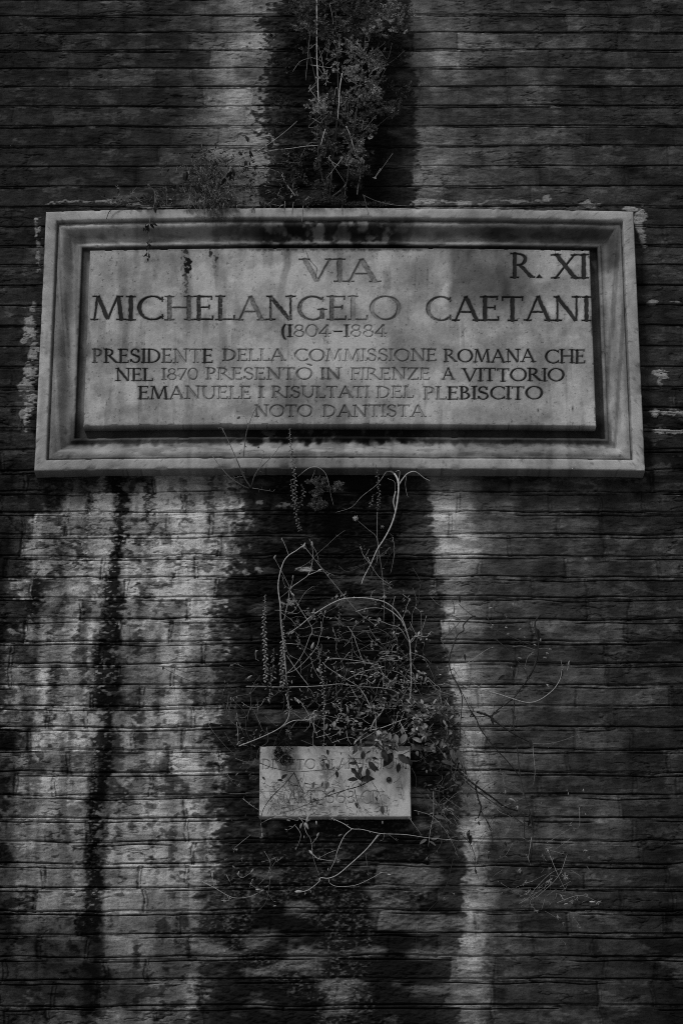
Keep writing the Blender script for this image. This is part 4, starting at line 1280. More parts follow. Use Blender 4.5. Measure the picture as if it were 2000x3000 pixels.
def arched_stem():
    p = Plant("arched_creeper", "long pale stem arching right over the black run-off with small leaves", "plant", (1200, 2062), .02)
    p.stem([(851, 1852), (880, 1832), (911, 1806), (953, 1778), (991, 1759), (1016, 1753), (1068, 1752), (1121, 1762), (1153, 1782), (1177, 1813), (1191, 1852), (1200, 1887), (1203, 1950), (1204, 2002), (1200, 2060)], [.06, .09, .09, .06, .04, .03], .0016, .0026, .46, node=8)
    p.stem([(1118, 1775), (1150, 1794), (1174, 1817), (1182, 1835)], .065, .0016, .0016, .42)
    p.stem([(1042, 1792), (1072, 1783), (1100, 1781), (1121, 1783)], .06, .0012, .001, .4)
    p.stem([(1080, 1816), (1110, 1818), (1140, 1830), (1170, 1840), (1196, 1880)], .055, .0011, .001, .34)
    p.stem([(1198, 1883), (1219, 1861), (1247, 1866), (1262, 1850)], .06, .0016, .001, .4)
    p.stem([(1219, 1861), (1208, 1840), (1200, 1822)], .06, .001, .0008, .35)
    p.stem([(1198, 1885), (1208, 1878), (1216, 1865)], .06, .001, .0008, .35)
    p.stem([(1179, 1813), (1187, 1790), (1191, 1775), (1198, 1757), (1188, 1748), (1179, 1741)], .06, .001, .0007, .4)
    p.stem([(1085, 1755), (1090, 1735), (1100, 1728)], .06, .0008, .0006, .3)
    p.stem([(1081, 1608), (1064, 1640)], .05, .0008, .0007, .3)
    p.stem([(1057, 1605), (1063, 1625), (1085, 1655), (1110, 1690), (1142, 1713)], [.06, .05], .0010, .0007, .36)
    p.stem([(1076, 1632), (1085, 1652)], .055, .0016, .0012, .36)
    p.stem([(1018, 1835), (1035, 1860), (1045, 1890), (1062, 1935), (1070, 1950)], .05, .0013, .0008, .4)
    p.stem([(1031, 1860), (1060, 1880)], .05, .0007, .0006, .2)
    p.stem([(1204, 1912), (1240, 1925), (1262, 1945)], .045, .0009, .0007, .3)
    p.stem([(1200, 1915), (1180, 1925), (1163, 1935), (1160, 1950)], .045, .0009, .0007, .3, node=6)
    p.stem([(1150, 1965), (1170, 1972), (1190, 1988), (1203, 2001)], .04, .0011, .0009, .36)
    p.stem([(1205, 2000), (1218, 1985)], .04, .0008, .0006, .36)
    for x, y, n, s, tn in ((985, 1748, 6, 12, .2), (1008, 1745, 6, 12, .22), (1000, 1757, 6, 13, .25), (905, 1795, 10, 15, .2), (920, 1808, 8, 16, .26), (925, 1785, 3, 14, .2), (870, 1825, 8, 14, .12), (850, 1850, 10, 12, .22), (1072, 1790, 6, 11, .4), (1105, 1763, 5, 11, .3), (1140, 1712, 10, 10, .3),
                           (1121, 1750, 6, 10, .3), (1186, 1790, 7, 11, .3), (1196, 1756, 8, 11, .25), (1180, 1741, 4, 9, .3), (1110, 1822, 12, 12, .3), (1070, 1812, 7, 10, .35), (1160, 1840, 6, 11, .22), (1158, 1858, 5, 12, .3), (1095, 1885, 12, 10, .32), (1217, 1862, 9, 14, .35), (1235, 1872, 8, 14, .3), (1262, 1850, 4, 10, .2),
                           (1105, 1880, 5, 10, .3), (1090, 1896, 5, 10, .35), (1036, 1820, 5, 12, .25), (1060, 1605, 3, 10, .5), (1049, 1604, 3, 9, .4), (1140, 1725, 5, 9, .3), (1225, 1970, 8, 14, .3), (1240, 1975, 6, 16, .3)):
        for k in range(n):
            p.leaf(P(x + rng.gauss(0, 6), y + rng.gauss(0, 5), rng.uniform(.045, .085)), rv() + Vector((0, -.3, -.1)), s * .001 * rng.uniform(.6, 1.25), s * .00042, tn * rng.uniform(.4, 1.3))
    # little fern-like rosettes
    for cx, cy in ((1138, 1910), (1145, 1925), (1130, 1930)):
        for k in range(9):
            p.leaf(P(cx + rng.gauss(0, 9), cy + rng.gauss(0, 4), .05), Vector((rng.choice((-1, 1)), -.3, rng.uniform(-.2, .2))), .016, .004, rng.uniform(.15, .4))
    p.done()
arched_stem()

# ------------------------------------------------------------------ creeper tangle on the small slab
def tangle():
    p = Plant("leafy_creeper", "dense leafy creeper tangle draped over the small slab's right half", "plant", (1180, 2080), .02)
    A = [([(721, 2011), (770, 2011), (819, 2013), (911, 2011), (963, 2007), (998, 2004), (1051, 2011), (1121, 2016), (1160, 2027), (1165, 2050)], .05, .0020, .28),
         ([(700, 2186), (763, 2161), (816, 2135), (840, 2111), (848, 2079), (837, 2033)], .06, .0017, .42),
         ([(816, 2135), (858, 2112), (897, 2109), (925, 2097)], .065, .0017, .44),
         ([(863, 2044), (882, 2058), (907, 2100), (932, 2163)], .06, .0010, .4),
         ([(953, 1932), (988, 1930), (1026, 1933), (1080, 1942), (1121, 1953)], .05, .0015, .35),
         ([(1012, 1943), (1060, 1942), (1105, 1947)], .05, .001, .4),
         ([(945, 1940), (960, 1956), (1016, 1991), (1051, 2011)], .06, .0013, .36),
         ([(1125, 1953), (1065, 1967), (1040, 1978), (1016, 1990)], .055, .0017, .34),
         ([(1051, 2012), (1072, 2044), (1083, 2070), (1088, 2090)], .055, .0017, .42),
         ([(1022, 2005), (1040, 2035), (1058, 2065)], .05, .0011, .35),
         ([(1098, 2085), (1100, 2100), (1101, 2139), (1108, 2178)], .065, .0013, .5),
         ([(1083, 2140), (1121, 2131), (1170, 2112), (1195, 2103)], .065, .0014, .46),
         ([(1058, 2167), (1080, 2155), (1102, 2140)], .065, .0012, .4),
         ([(1170, 2114), (1185, 2145), (1198, 2174)], .07, .0012, .45),
         ([(1083, 2142), (1097, 2111), (1115, 2090), (1126, 2070)], .06, .0028, .36),
         ([(1160, 2065), (1200, 2067), (1250, 2067), (1290, 2069), (1343, 2078), (1396, 2085), (1427, 2096)], .045, .0019, .2),
         ([(952, 2095), (985, 2103), (1015, 2107), (1050, 2102)], .055, .0009, .35),
         ([(973, 2176), (1000, 2166), (1025, 2160), (1050, 2170)], .065, .001, .36),
         ([(950, 2145), (962, 2160), (973, 2175)], .06, .0008, .25),
         ([(950, 2100), (949, 2130), (948, 2175)], .055, .0011, .25),
         ([(749, 2231), (775, 2241), (805, 2251), (861, 2261), (920, 2258), (981, 2253)], .055, .0014, .05),
         ([(690, 2222), (720, 2232), (749, 2231)], .05, .0011, .16),
         ([(862, 2263), (832, 2299), (798, 2332), (774, 2366), (766, 2392), (764, 2412)], .05, .0018, .045),
         ([(1092, 2282), (1055, 2302), (1007, 2316), (946, 2336)], .05, .0021, .028),
         ([(935, 2341), (900, 2356), (865, 2370), (804, 2390), (764, 2412)], .05, .0011, .07),
         ([(862, 2265), (875, 2292), (880, 2305), (889, 2319)], .045, .0018, .05),
         ([(875, 2288), (886, 2278)], .045, .0012, .05),
         ([(1088, 2289), (1109, 2322), (1118, 2350), (1122, 2383)], .05, .0010, .1),
         ([(720, 2322), (775, 2318), (820, 2319), (855, 2312), (900, 2315), (940, 2317), (953, 2327)], .045, .0009, .13),
         ([(1038, 2312), (1045, 2345), (1056, 2371)], .045, .0015, .06),
         ([(955, 2330), (950, 2300), (965, 2280), (985, 2262), (1020, 2230), (1050, 2205)], .05, .0013, .15),
         ([(833, 2320), (833, 2345), (850, 2370)], .045, .0009, .12),
         ([(862, 2308), (862, 2335), (875, 2355)], .045, .0011, .05),
         ([(780, 2340), (840, 2342), (905, 2345)], .04, .0007, .15),
         ([(761, 2312), (778, 2338), (790, 2360)], .045, .0008, .14),
         ([(1035, 2220), (1050, 2250), (1060, 2280), (1057, 2300)], .055, .0024, .03),
         ([(1020, 2210), (1040, 2232), (1075, 2240)], .055, .0014, .04),
         ([(1260, 2186), (1235, 2192), (1200, 2200), (1170, 2215)], .07, .0019, .06),
         ([(1248, 2155), (1276, 2183), (1304, 2215)], .05, .001, .3),
         ([(1196, 2394), (1215, 2420), (1234, 2446)], .04, .0008, .34),
         ([(1205, 2250), (1218, 2280), (1216, 2330)], .03, .001, .1),
         ([(712, 2340), (740, 2362), (766, 2378)], .05, .0012, .3)]
    for pts, h, r, tn in A:
        p.stem(pts, [h, h * 1.1, h], r, r * .65, tn, node=4)
    def scatter(n, x0, x1, y0, y1, s, tones, h, asp=.45, ok=None):
        for i in range(n):
            for _ in range(60):
                x, y = rng.uniform(x0, x1), rng.uniform(y0, y1)
                cl = float(vnoise(np.array([x / 42.0]), np.array([y / 34.0]), 501)[0])
                if cl > rng.uniform(.38, .75) and (ok is None or ok(x, y)): break
            d = Vector((rng.gauss(0, .9), -.35, rng.gauss(-.35, .7)))
            p.leaf(P(x, y, rng.uniform(*h)), d, s * .001 * rng.uniform(.55, 1.25), s * .001 * asp * rng.uniform(.7, 1.2), rng.uniform(*tones) * (.35 + 1.2 * rng.random() ** 1.5))
    scatter(330, 1040, 1330, 2030, 2200, 17, (.03, .34), (.03, .09), .42, lambda x, y: y > 2040 + abs(x - 1150) * .15)
    scatter(120, 1100, 1270, 2090, 2200, 20, (.1, .40), (.06, .1), .46)
    scatter(130, 960, 1330, 1960, 2110, 12, (.06, .42), (.03, .08), .35)
    scatter(110, 880, 1200, 1900, 2060, 11, (.08, .40), (.03, .07), .38)
    scatter(60, 940, 1060, 2080, 2170, 13, (.06, .34), (.04, .08), .5)
    scatter(120, 1230, 1345, 2100, 2300, 15, (.02, .16), (.02, .06), .42)
    scatter(70, 1240, 1350, 2300, 2440, 13, (.03, .18), (.015, .04), .4)
    scatter(50, 640, 760, 2130, 2400, 11, (.03, .15), (.02, .05), .35)
    scatter(26, 640, 700, 1990, 2140, 10, (.05, .25), (.02, .05), .35)
    # big hanging leaves at the slab's top right
    for x, y, dx, dz, s, tn in ((1105, 2175, -.1, -1, 26, .035), (1120, 2195, .3, -1, 40, .05), (1145, 2175, .6, -.8, 34, .12), (1150, 2205, -.6, -1, 50, .035), (1165, 2210, .5, -.5, 44, .05), (1175, 2180, .2, 1, 30, .16), (1140, 2170, .1, 1, 24, .3), (1160, 2196, 1, .1, 36, .1), (1200, 2195, 1, .2, 40, .08), (1190, 2215, .4, -.9, 26, .03),
                                (1168, 2235, -.1, -1, 30, .022), (1197, 2222, .3, -1, 26, .03), (1080, 2230, .6, -1, 36, .035), (1060, 2245, -.4, -1, 30, .035), (1060, 2225, .2, 1, 26, .05), (1045, 2238, -.9, .1, 24, .03), (1075, 2250, .1, -1, 34, .04), (1040, 2262, .5, -.8, 30, .03), (1028, 2250, .7, -.8, 28, .05), (1082, 2242, 1, -.6, 30, .03),
                                (1062, 2200, .2, -1, 24, .06), (1048, 2195, -.7, -.6, 24, .05), (1090, 2205, .5, .5, 22, .25), (1040, 2205, .1, 1, 26, .08), (1030, 2196, .8, .3, 24, .18), (1088, 2220, .7, -.2, 18, .02), (958, 2195, .2, -1, 18, .03), (955, 2235, .4, -1, 20, .035), (985, 2258, .2, -1, 22, .03), (1052, 2285, 1, .1, 44, .022), (1048, 2284, -1, 0, 30, .025),
                                (1118, 2360, .1, -1, 26, .07), (824, 2282, .4, .3, 22, .02), (830, 2288, -.6, .1, 18, .025), (768, 2275, .5, -.6, 14, .05), (957, 2120, -.3, -1, 22, .3), (980, 2112, -.1, -1, 20, .34), (1020, 2106, -.1, -1, 16, .34), (1100, 2335, .2, -.5, 14, .04), (1040, 2350, .4, -.9, 20, .05), (920, 2290, -.2, -1, 20, .10), (962, 2290, -.3, -1, 24, .14), (915, 2340, .5, -.3, 16, .03), (943, 2305, .1, 1, 14, .05), (976, 2322, .2, 1, 12, .03),
                                (1210, 2130, .8, -.3, 34, .2), (1225, 2150, .9, -.1, 30, .25), (1235, 2175, -.8, .4, 30, .3), (1190, 2150, -.4, -.9, 30, .22), (1158, 2150, .1, -1, 34, .26), (1130, 2140, -.5, -.8, 26, .3), (1205, 2112, .6, -.6, 26, .3), (1180, 2128, -.2, -1, 24, .25)):
        p.leaf(P(x, y, rng.uniform(.055, .085)), Vector((dx, -.25, dz)), s * .001, s * .00048, tn, nrm=Vector((rng.gauss(0, .3), -1, .3)), curl=.2)
    for x, y, dx, dz, Ln, tn in ((870, 2050, .4, -.8, .018, .4), (862, 2043, .6, -.8, .014, .45), (921, 2099, .9, .1, .012, .5), (1062, 1964, 0, 1, .012, .5), (990, 1975, .5, -.7, .018, .45), (928, 1958, .4, -.8, .02, .35), (855, 2003, 0, 1, .012, .5), (1032, 2078, -.3, 1, .02, .34), (1020, 2090, -.2, 1, .024, .3),
                                 (1125, 2072, 0, 1, .013, .5), (1080, 1985, .8, .2, .014, .5), (1094, 1975, .8, .4, .012, .5), (1105, 1973, .8, .3, .010, .5), (725, 1988, .8, .5, .02, .4)):
        p.bud('flower_head', P(x, y, .06), Vector((dx, -.3, dz)), Ln, Ln * .42, tn)
    for x, y, n in ((1062, 1968, 10), (925, 2098, 8), (1055, 2012, 12), (1245, 2000, 6), (1140, 2000, 14), (1150, 1995, 12), (1120, 1988, 8), (948, 2180, 12), (845, 2150, 16), (850, 2160, 14), (842, 2140, 12)):
        p.star('flower_head', P(x, y, .06), .012, n, .36)
    # fine vines wandering through the tangle and out of it
    for x0, y0, dx, dy, n in ((900, 1650, 1, 1, 3), (1000, 1700, 1, 1, 4), (1100, 1640, .3, 1, 4), (830, 1800, .6, 1, 6), (950, 1850, 1, .6, 10), (1050, 1900, 1, .7, 14), (1150, 1850, .8, .8, 12),
                              (1120, 2000, 1, .5, 14), (1250, 2000, .8, .7, 12), (1200, 2100, .7, .9, 12), (1300, 2150, .7, .9, 10), (800, 2050, .8, .8, 10), (1200, 1760, .6, 1, 5), (1330, 2000, .5, 1, 9), (1380, 2200, .6, 1, 9), (1450, 2330, .8, .8, 9), (1300, 2330, .5, 1, 10), (700, 2080, .6, 1, 8), (900, 2110, 1, .4, 10)):
        for k in range(n):
            x, y = x0 + rng.gauss(0, 40), y0 + rng.gauss(0, 40)
            a = math.atan2(dy, dx) + rng.gauss(0, .9)
            pts = [(x, y)]
            for j in range(rng.randint(3, 6)):
                a += rng.gauss(0, .5)
                l = rng.uniform(18, 46)
                x, y = x + cos(a) * l, y + sin(a) * l
                pts.append((x, y))
            tn = rng.uniform(.08, .45) * (1 if rng.random() < .4 else .45)
            h0 = rng.uniform(.02, .06)
            path = p.stem(pts, [h0, h0 + .015, h0], rng.uniform(.0005, .0010), .0004, tn, part="fine_growth", node=2)
            for j in range(rng.randint(2, 7)):
                q = path[rng.randrange(len(path))]
                s_ = rng.uniform(.005, .012)
                leaf(p.mb("fine_growth"), q, rv() + Vector((0, -.3, -.1)), s_, s_ * .38, tn * rng.uniform(.4, 1.1))
    # loose thread-like bits filling the tangle
    for i in range(130):
        x, y = rng.gauss(1075, 140), rng.gauss(2050, 85)
        if not (700 < x < 1340 and 1880 < y < 2190): continue
        a = rng.uniform(0, pi)
        l = rng.uniform(12, 50)
        p.stem([(x, y), (x + cos(a) * l * .5 + rng.gauss(0, 4), y + sin(a) * l * .5 + rng.gauss(0, 4)), (x + cos(a) * l, y + sin(a) * l)], rng.uniform(.03, .08), .0008, .0005, rng.uniform(.06, .55), node=2, part="fine_growth")
    for i in range(150):
        x, y = rng.uniform(762, 960) if i % 3 else rng.uniform(960, 1195), rng.uniform(2290, 2392)
        a = rng.uniform(-.4, pi + .4)
        l = rng.uniform(8, 30)
        p.stem([(x, y), (x + cos(a) * l * .6, y - sin(a) * l * .4), (x + cos(a) * l, y - sin(a) * l)], .038, .0010, .0006, rng.uniform(.03, .16), part="fine_growth")
    p.done()
tangle()

# ------------------------------------------------------------------ dry spray on the right
def right_spray():
    p = Plant("dry_spray", "dry branching spray with pale buds reaching right over the bricks", "plant", (1341, 2260), .02)
    D = .032
    A = [([(1392, 1805), (1378, 1809), (1357, 1830), (1357, 1847), (1339, 1861), (1325, 1896), (1315, 1935), (1322, 1974), (1339, 2005), (1352, 2040), (1352, 2067), (1348, 2120), (1346, 2166), (1339, 2208)], .05, .0018, .05),
         ([(1339, 2208), (1341, 2250), (1360, 2274), (1395, 2303), (1448, 2341), (1476, 2362), (1515, 2376)], .045, .0030, D),
         ([(1290, 1872), (1304, 1900), (1315, 1938)], .05, .0011, .12),
         ([(1294, 1875), (1318, 1851), (1346, 1819), (1322, 1802)], .05, .0012, .10),
         ([(1318, 1851), (1332, 1866), (1335, 1880)], .05, .0009, .12),
         ([(1316, 1830), (1315, 1852)], .05, .0008, .06),
         ([(1343, 1770), (1375, 1798), (1392, 1808)], .05, .001, .12),
         ([(1320, 1755), (1328, 1770), (1330, 1800)], .05, .001, .08),
         ([(1322, 1974), (1340, 2005), (1360, 2045), (1376, 2080), (1386, 2100)], .05, .0012, .05),
         ([(1424, 1805), (1448, 1847), (1455, 1875), (1487, 1903), (1536, 1963), (1543, 1987)], .06, .0013, .06),
         ([(1415, 1850), (1448, 1872), (1470, 1888)], .06, .0009, .06),
         ([(1448, 1844), (1494, 1865), (1530, 1880), (1571, 1897)], .06, .0011, .07),
         ([(1581, 1802), (1566, 1826), (1576, 1886), (1571, 1928), (1553, 1977), (1522, 2019), (1501, 2047), (1448, 2086), (1441, 2100)], [.06, .06, .05], .0022, .04),
         ([(1571, 1930), (1560, 1962), (1543, 1990)], .055, .003, .035),
         ([(1353, 2019), (1396, 2019), (1448, 2030), (1501, 2047), (1543, 2058), (1578, 2051), (1617, 2023), (1639, 1991), (1645, 1960)], [.045, .06, .06], .0013, .36),
         ([(1562, 1910), (1545, 1925), (1535, 1960)], .06, .0009, .2),
         ([(1568, 1905), (1530, 1893), (1500, 1895)], .06, .0009, .2),
         ([(1575, 1900), (1600, 1900), (1615, 1910), (1625, 1935)], .06, .0009, .15),
         ([(1445, 2110), (1501, 2148), (1552, 2175)], .05, .0024, D),
         ([(1396, 2085), (1427, 2096), (1445, 2106)], .05, .003, D),
         ([(1380, 2098), (1400, 2100), (1441, 2096)], .05, .0014, D),
         ([(1559, 2180), (1563, 2225), (1566, 2260), (1562, 2296)], .05, .0008, .24),
         ([(1557, 2178), (1600, 2179), (1641, 2171), (1690, 2153)], .05, .0005, .24),
         ([(1690, 2150), (1700, 2170)], .05, .0004, .22),
         ([(1376, 2080), (1392, 2103), (1410, 2141), (1448, 2190), (1487, 2232), (1522, 2275)], .05, .0018, D),
         ([(1506, 2050), (1503, 2120), (1515, 2201), (1522, 2268), (1536, 2331), (1550, 2376), (1554, 2401), (1560, 2450), (1552, 2515)], .05, .0015, .05),
         ([(1332, 2261), (1396, 2317), (1466, 2366), (1518, 2404), (1557, 2431)], .045, .0014, .06),
         ([(1392, 2303), (1400, 2340), (1408, 2366), (1399, 2397)], .045, .0024, D),
         ([(1408, 2376), (1424, 2404), (1441, 2432)], .045, .0012, .06),
         ([(1466, 2366), (1500, 2352), (1536, 2336)], .045, .001, .16),
         ([(1269, 2317), (1269, 2387), (1260, 2432), (1254, 2480)], .03, .001, .3),
         ([(1490, 2100), (1488, 2120), (1500, 2135)], .05, .001, .1),
         ([(1440, 2100), (1448, 2080), (1440, 2055), (1432, 2020)], .05, .0009, .16),
         ([(1376, 2100), (1385, 2080), (1378, 2068)], .05, .0014, .05),
         ([(1455, 2110), (1470, 2125), (1490, 2115)], .05, .0008, .12),
         ([(1645, 1955), (1642, 1930)], .06, .0008, .2), ([(1660, 1965), (1668, 1935)], .06, .001, .3)]
    for pts, h, r, tn in A:
        p.stem(pts, h if isinstance(h, list) else [h, h * 1.2, h], r * 1.5, r * .95, tn, node=6)
    for x, y, dx, dz, Ln, tn in ((1430, 1783, 1, .2, .018, .55), (1502, 1776, -.1, 1, .017, .6), (1440, 1842, .2, 1, .022, .6), (1478, 1838, .8, -.3, .014, .5), (1518, 1845, .6, .2, .014, .55), (1483, 1810, -.4, 1, .012, .4), (1484, 1858, 1, 0, .012, .5), (1533, 1865, .4, -.5, .012, .4),
                                 (1582, 1880, .1, 1, .016, .55), (1570, 1892, -.8, .4, .016, .5), (1605, 1902, 1, -.1, .016, .5), (1528, 1930, -1, .2, .02, .45), (1598, 1912, .6, -.4, .016, .45), (1590, 1925, .8, -.4, .018, .4), (1663, 1952, .2, 1, .024, .4), (1600, 2004, .5, -1, .018, .45), (1498, 1960, -.3, .8, .012, .4),
                                 (1562, 1838, 0, 1, .014, .4), (1365, 1830, .4, .5, .008, .3), (1480, 2326, 0, 1, .018, .4), (1490, 2340, .8, -.4, .03, .4), (1515, 2360, 0, -1, .022, .4), (1664, 2330, -.1, 1, .013, .5), (1660, 2318, 0, 1, .008, .4), (1708, 2320, 0, 1, .014, .6), (1713, 2388, 0, 1, .009, .5), (1585, 2355, 0, 1, .007, .4), (1428, 2140, -.1, -1, .022, .4),
                                 (1292, 1872, .2, .7, .011, .5), (1260, 1880, -.3, .8, .012, .35), (1300, 1905, 0, 1, .014, .3)):
        p.bud('bud', P(x, y, .06), Vector((dx, -.3, dz)), Ln * .8, Ln * .34, tn * .8, fringe=4)
    for x, y, dx, dz, s, tn in ((1360, 1915, .1, -1, 20, .03), (1345, 1745, .05, -1, 22, .03), (1478, 1977, -.7, -.6, 26, .03), (1504, 1960, 0, -1, 26, .025), (1644, 1960, 0, -1, 26, .03), (1570, 1840, .2, -1, 44, .03), (1440, 2095, .8, .5, 26, .022), (1438, 2098, .2, -1, 26, .022), (1430, 2100, -.6, .5, 20, .022), (1551, 2165, .1, -1, 28, .025),
                                (1339, 2195, .2, -1, 34, .10), (1345, 2215, .4, -1, 36, .12), (1352, 2240, .3, -1, 32, .05), (1322, 2190, .1, -1, 40, .16), (1330, 2200, .5, -.8, 30, .14), (1300, 2205, .3, -1, 18, .25), (1290, 2230, 1, -.2, 40, .13), (1392, 2300, .4, .7, 18, .025), (1372, 2322, -.2, -.6, 16, .03), (1549, 2385, .3, -1, 34, .022), (1535, 2370, .8, .2, 26, .03), (1553, 2395, -.2, -1, 26, .025),
                                (1540, 2310, .9, .6, 30, .05), (1495, 2075, .4, -.6, 14, .03), (1507, 2095, 0, -1, 14, .03), (1270, 2390, .8, -.2, 34, .1), (1345, 2114, -.5, -.5, 14, .03), (1262, 2412, .9, .3, 24, .13)):
        p.leaf(P(x, y, rng.uniform(.045, .065)), Vector((dx, -.25, dz)), s * .001, s * .00036, tn, nrm=Vector((rng.gauss(0, .3), -1, .2)), curl=.3)
    for i in range(90):
        x, y = rng.gauss(1330, 40), rng.uniform(1960, 2420)
        a = rng.uniform(0, 2 * pi); l = rng.uniform(10, 35)
        p.stem([(x, y), (x + cos(a) * l * .5 + rng.gauss(0, 4), y + sin(a) * l * .5), (x + cos(a) * l, y + sin(a) * l)], rng.uniform(.02, .05), .0007, .0004, rng.uniform(.04, .25), node=1, part="fine_growth")
    p.done()
right_spray()

# ------------------------------------------------------------------ sprays under the small slab
def under_slab():
    p = Plant("trailing_creeper", "pale looping stems trailing just below the small slab", "plant", (975, 2398), .02)
    A = [([(1107, 2446), (1073, 2488), (1024, 2533), (989, 2562), (962, 2573), (939, 2572), (935, 2582), (914, 2600), (893, 2611), (864, 2612)], .0019, .5),
         ([(962, 2573), (966, 2587), (989, 2597), (1042, 2593), (1091, 2571), (1114, 2558), (1130, 2556), (1145, 2564)], .0010, .42),
         ([(971, 2397), (1006, 2413), (1031, 2428), (1060, 2430), (1114, 2442), (1185, 2445), (1256, 2455), (1340, 2462)], .0014, .46),
         ([(1031, 2428), (1008, 2450), (989, 2491), (980, 2522), (964, 2553)], .0015, .46),
         ([(984, 2491), (960, 2500), (935, 2513)], .0008, .4),
         ([(906, 2491), (920, 2506), (931, 2515), (955, 2520), (980, 2522)], .0013, .46),
         ([(913, 2473), (917, 2511), (937, 2571)], .0008, .3), ([(913, 2473), (908, 2455), (897, 2439), (888, 2410), (876, 2395)], .0011, .42),
         ([(913, 2473), (925, 2458), (932, 2448)], .0009, .4), ([(864, 2417), (881, 2446), (868, 2488)], .0008, .4), ([(866, 2415), (855, 2425), (843, 2432)], .0008, .4),
         ([(764, 2412), (800, 2396), (840, 2396), (870, 2404), (875, 2395)], .0013, .3), ([(764, 2412), (768, 2440)], .0008, .3), ([(1114, 2442), (1090, 2470), (1073, 2490)], .0009, .3),
         ([(1126, 2440), (1122, 2460)], .0008, .3), ([(1070, 2500), (1076, 2540), (1080, 2580)], .0006, .16), ([(690, 2482), (710, 2465), (732, 2448)], .0008, .35), ([(1140, 2446), (1165, 2465)], .0006, .25),
         ([(875, 2395), (905, 2405), (900, 2395)], .0009, .3)]
    for pts, r, tn in A:
        p.stem(pts, [.045, .06, .045], r, r * .6, tn, node=3)
    for x, y, dx, dz, Ln, tn in ((928, 2452, .5, 1, .017, .42), (898, 2410, .2, 1, .024, .55), (893, 2410, .5, -1, .03, .36), (884, 2412, -.3, -1, .022, .3), (890, 2456, .2, 1, .010, .5), (842, 2432, -.6, .2, .010, .5), (866, 2490, 0, 1, .009, .5), (768, 2455, 0, 1, .018, .4), (926, 2405, .1, -1, .016, .4), (840, 2402, 1, -.4, .014, .3),
                                 (906, 2492, .6, -.8, .022, .5), (960, 2551, .2, 1, .010, .5), (864, 2613, 1, 0, .028, .5), (1112, 2556, 1, 0, .008, .5), (1135, 2562, 1, -.1, .012, .6), (935, 2580, .1, 1, .010, .45), (990, 2450, .7, .3, .016, .22), (1120, 2405, 0, -1, .014, .25)):
        p.bud('bud', P(x, y, .05), Vector((dx, -.3, dz)), Ln, Ln * .42, tn)
    for x, y, n, tn in ((935, 2516, 14, .5), (990, 2520, 18, .4), (975, 2398, 12, .4), (768, 2452, 16, .4), (688, 2488, 12, .4), (893, 2612, 8, .5), (1010, 2400, 6, .3)):
        p.star('bud', P(x, y, .05), .011, n, tn)
    p.done()
    p = Plant("dry_spray", "small faint tangle of dry stems left of the trailing stems below the small slab", "plant", (782, 2500), .02)
    for pts, r, tn in (([(591, 2582), (627, 2600), (681, 2629), (730, 2627), (765, 2611)], .001, .42), ([(622, 2560), (627, 2600)], .001, .3), ([(681, 2629), (662, 2640), (648, 2638)], .0008, .4), ([(774, 2493), (792, 2528), (783, 2564), (756, 2593)], .0008, .25),
                       ([(694, 2560), (710, 2571), (743, 2551)], .0009, .3), ([(765, 2611), (748, 2600), (733, 2590), (740, 2580)], .0009, .32), ([(810, 2520), (795, 2545), (790, 2585), (780, 2640), (757, 2668)], .0008, .16), ([(810, 2525), (830, 2510)], .0008, .3), ([(780, 2610), (800, 2640)], .0006, .2),
                       ([(765, 2525), (790, 2520), (810, 2518)], .0006, .2), ([(663, 2562), (672, 2580), (677, 2588)], .0008, .3)):
        p.stem(pts, [.03, .05, .04], r, r * .6, tn, node=4)
    for x, y, dx, dz, Ln, tn in ((623, 2572, -.05, 1, .02, .5), (697, 2565, .3, 1, .016, .42), (690, 2545, -.6, .5, .016, .28), (735, 2557, .6, .8, .016, .42), (652, 2638, 1, -.1, .014, .4), (750, 2607, 1, .1, .016, .6), (765, 2612, .6, .4, .012, .5), (737, 2580, .6, .5, .01, .4), (594, 2590, -.4, 1, .014, .3), (780, 2600, .6, .6, .01, .35), (800, 2655, 1, .1, .012, .35)):
        p.bud('bud', P(x, y, .045), Vector((dx, -.3, dz)), Ln, Ln * .4, tn)
    for x, y, n in ((765, 2609, 14), (805, 2515, 10), (660, 2520, 8), (708, 2516, 8), (735, 2590, 8), (790, 2545, 8)):
        p.star('bud', P(x, y, .045), .010, n, .34)
    p.done()
under_slab()

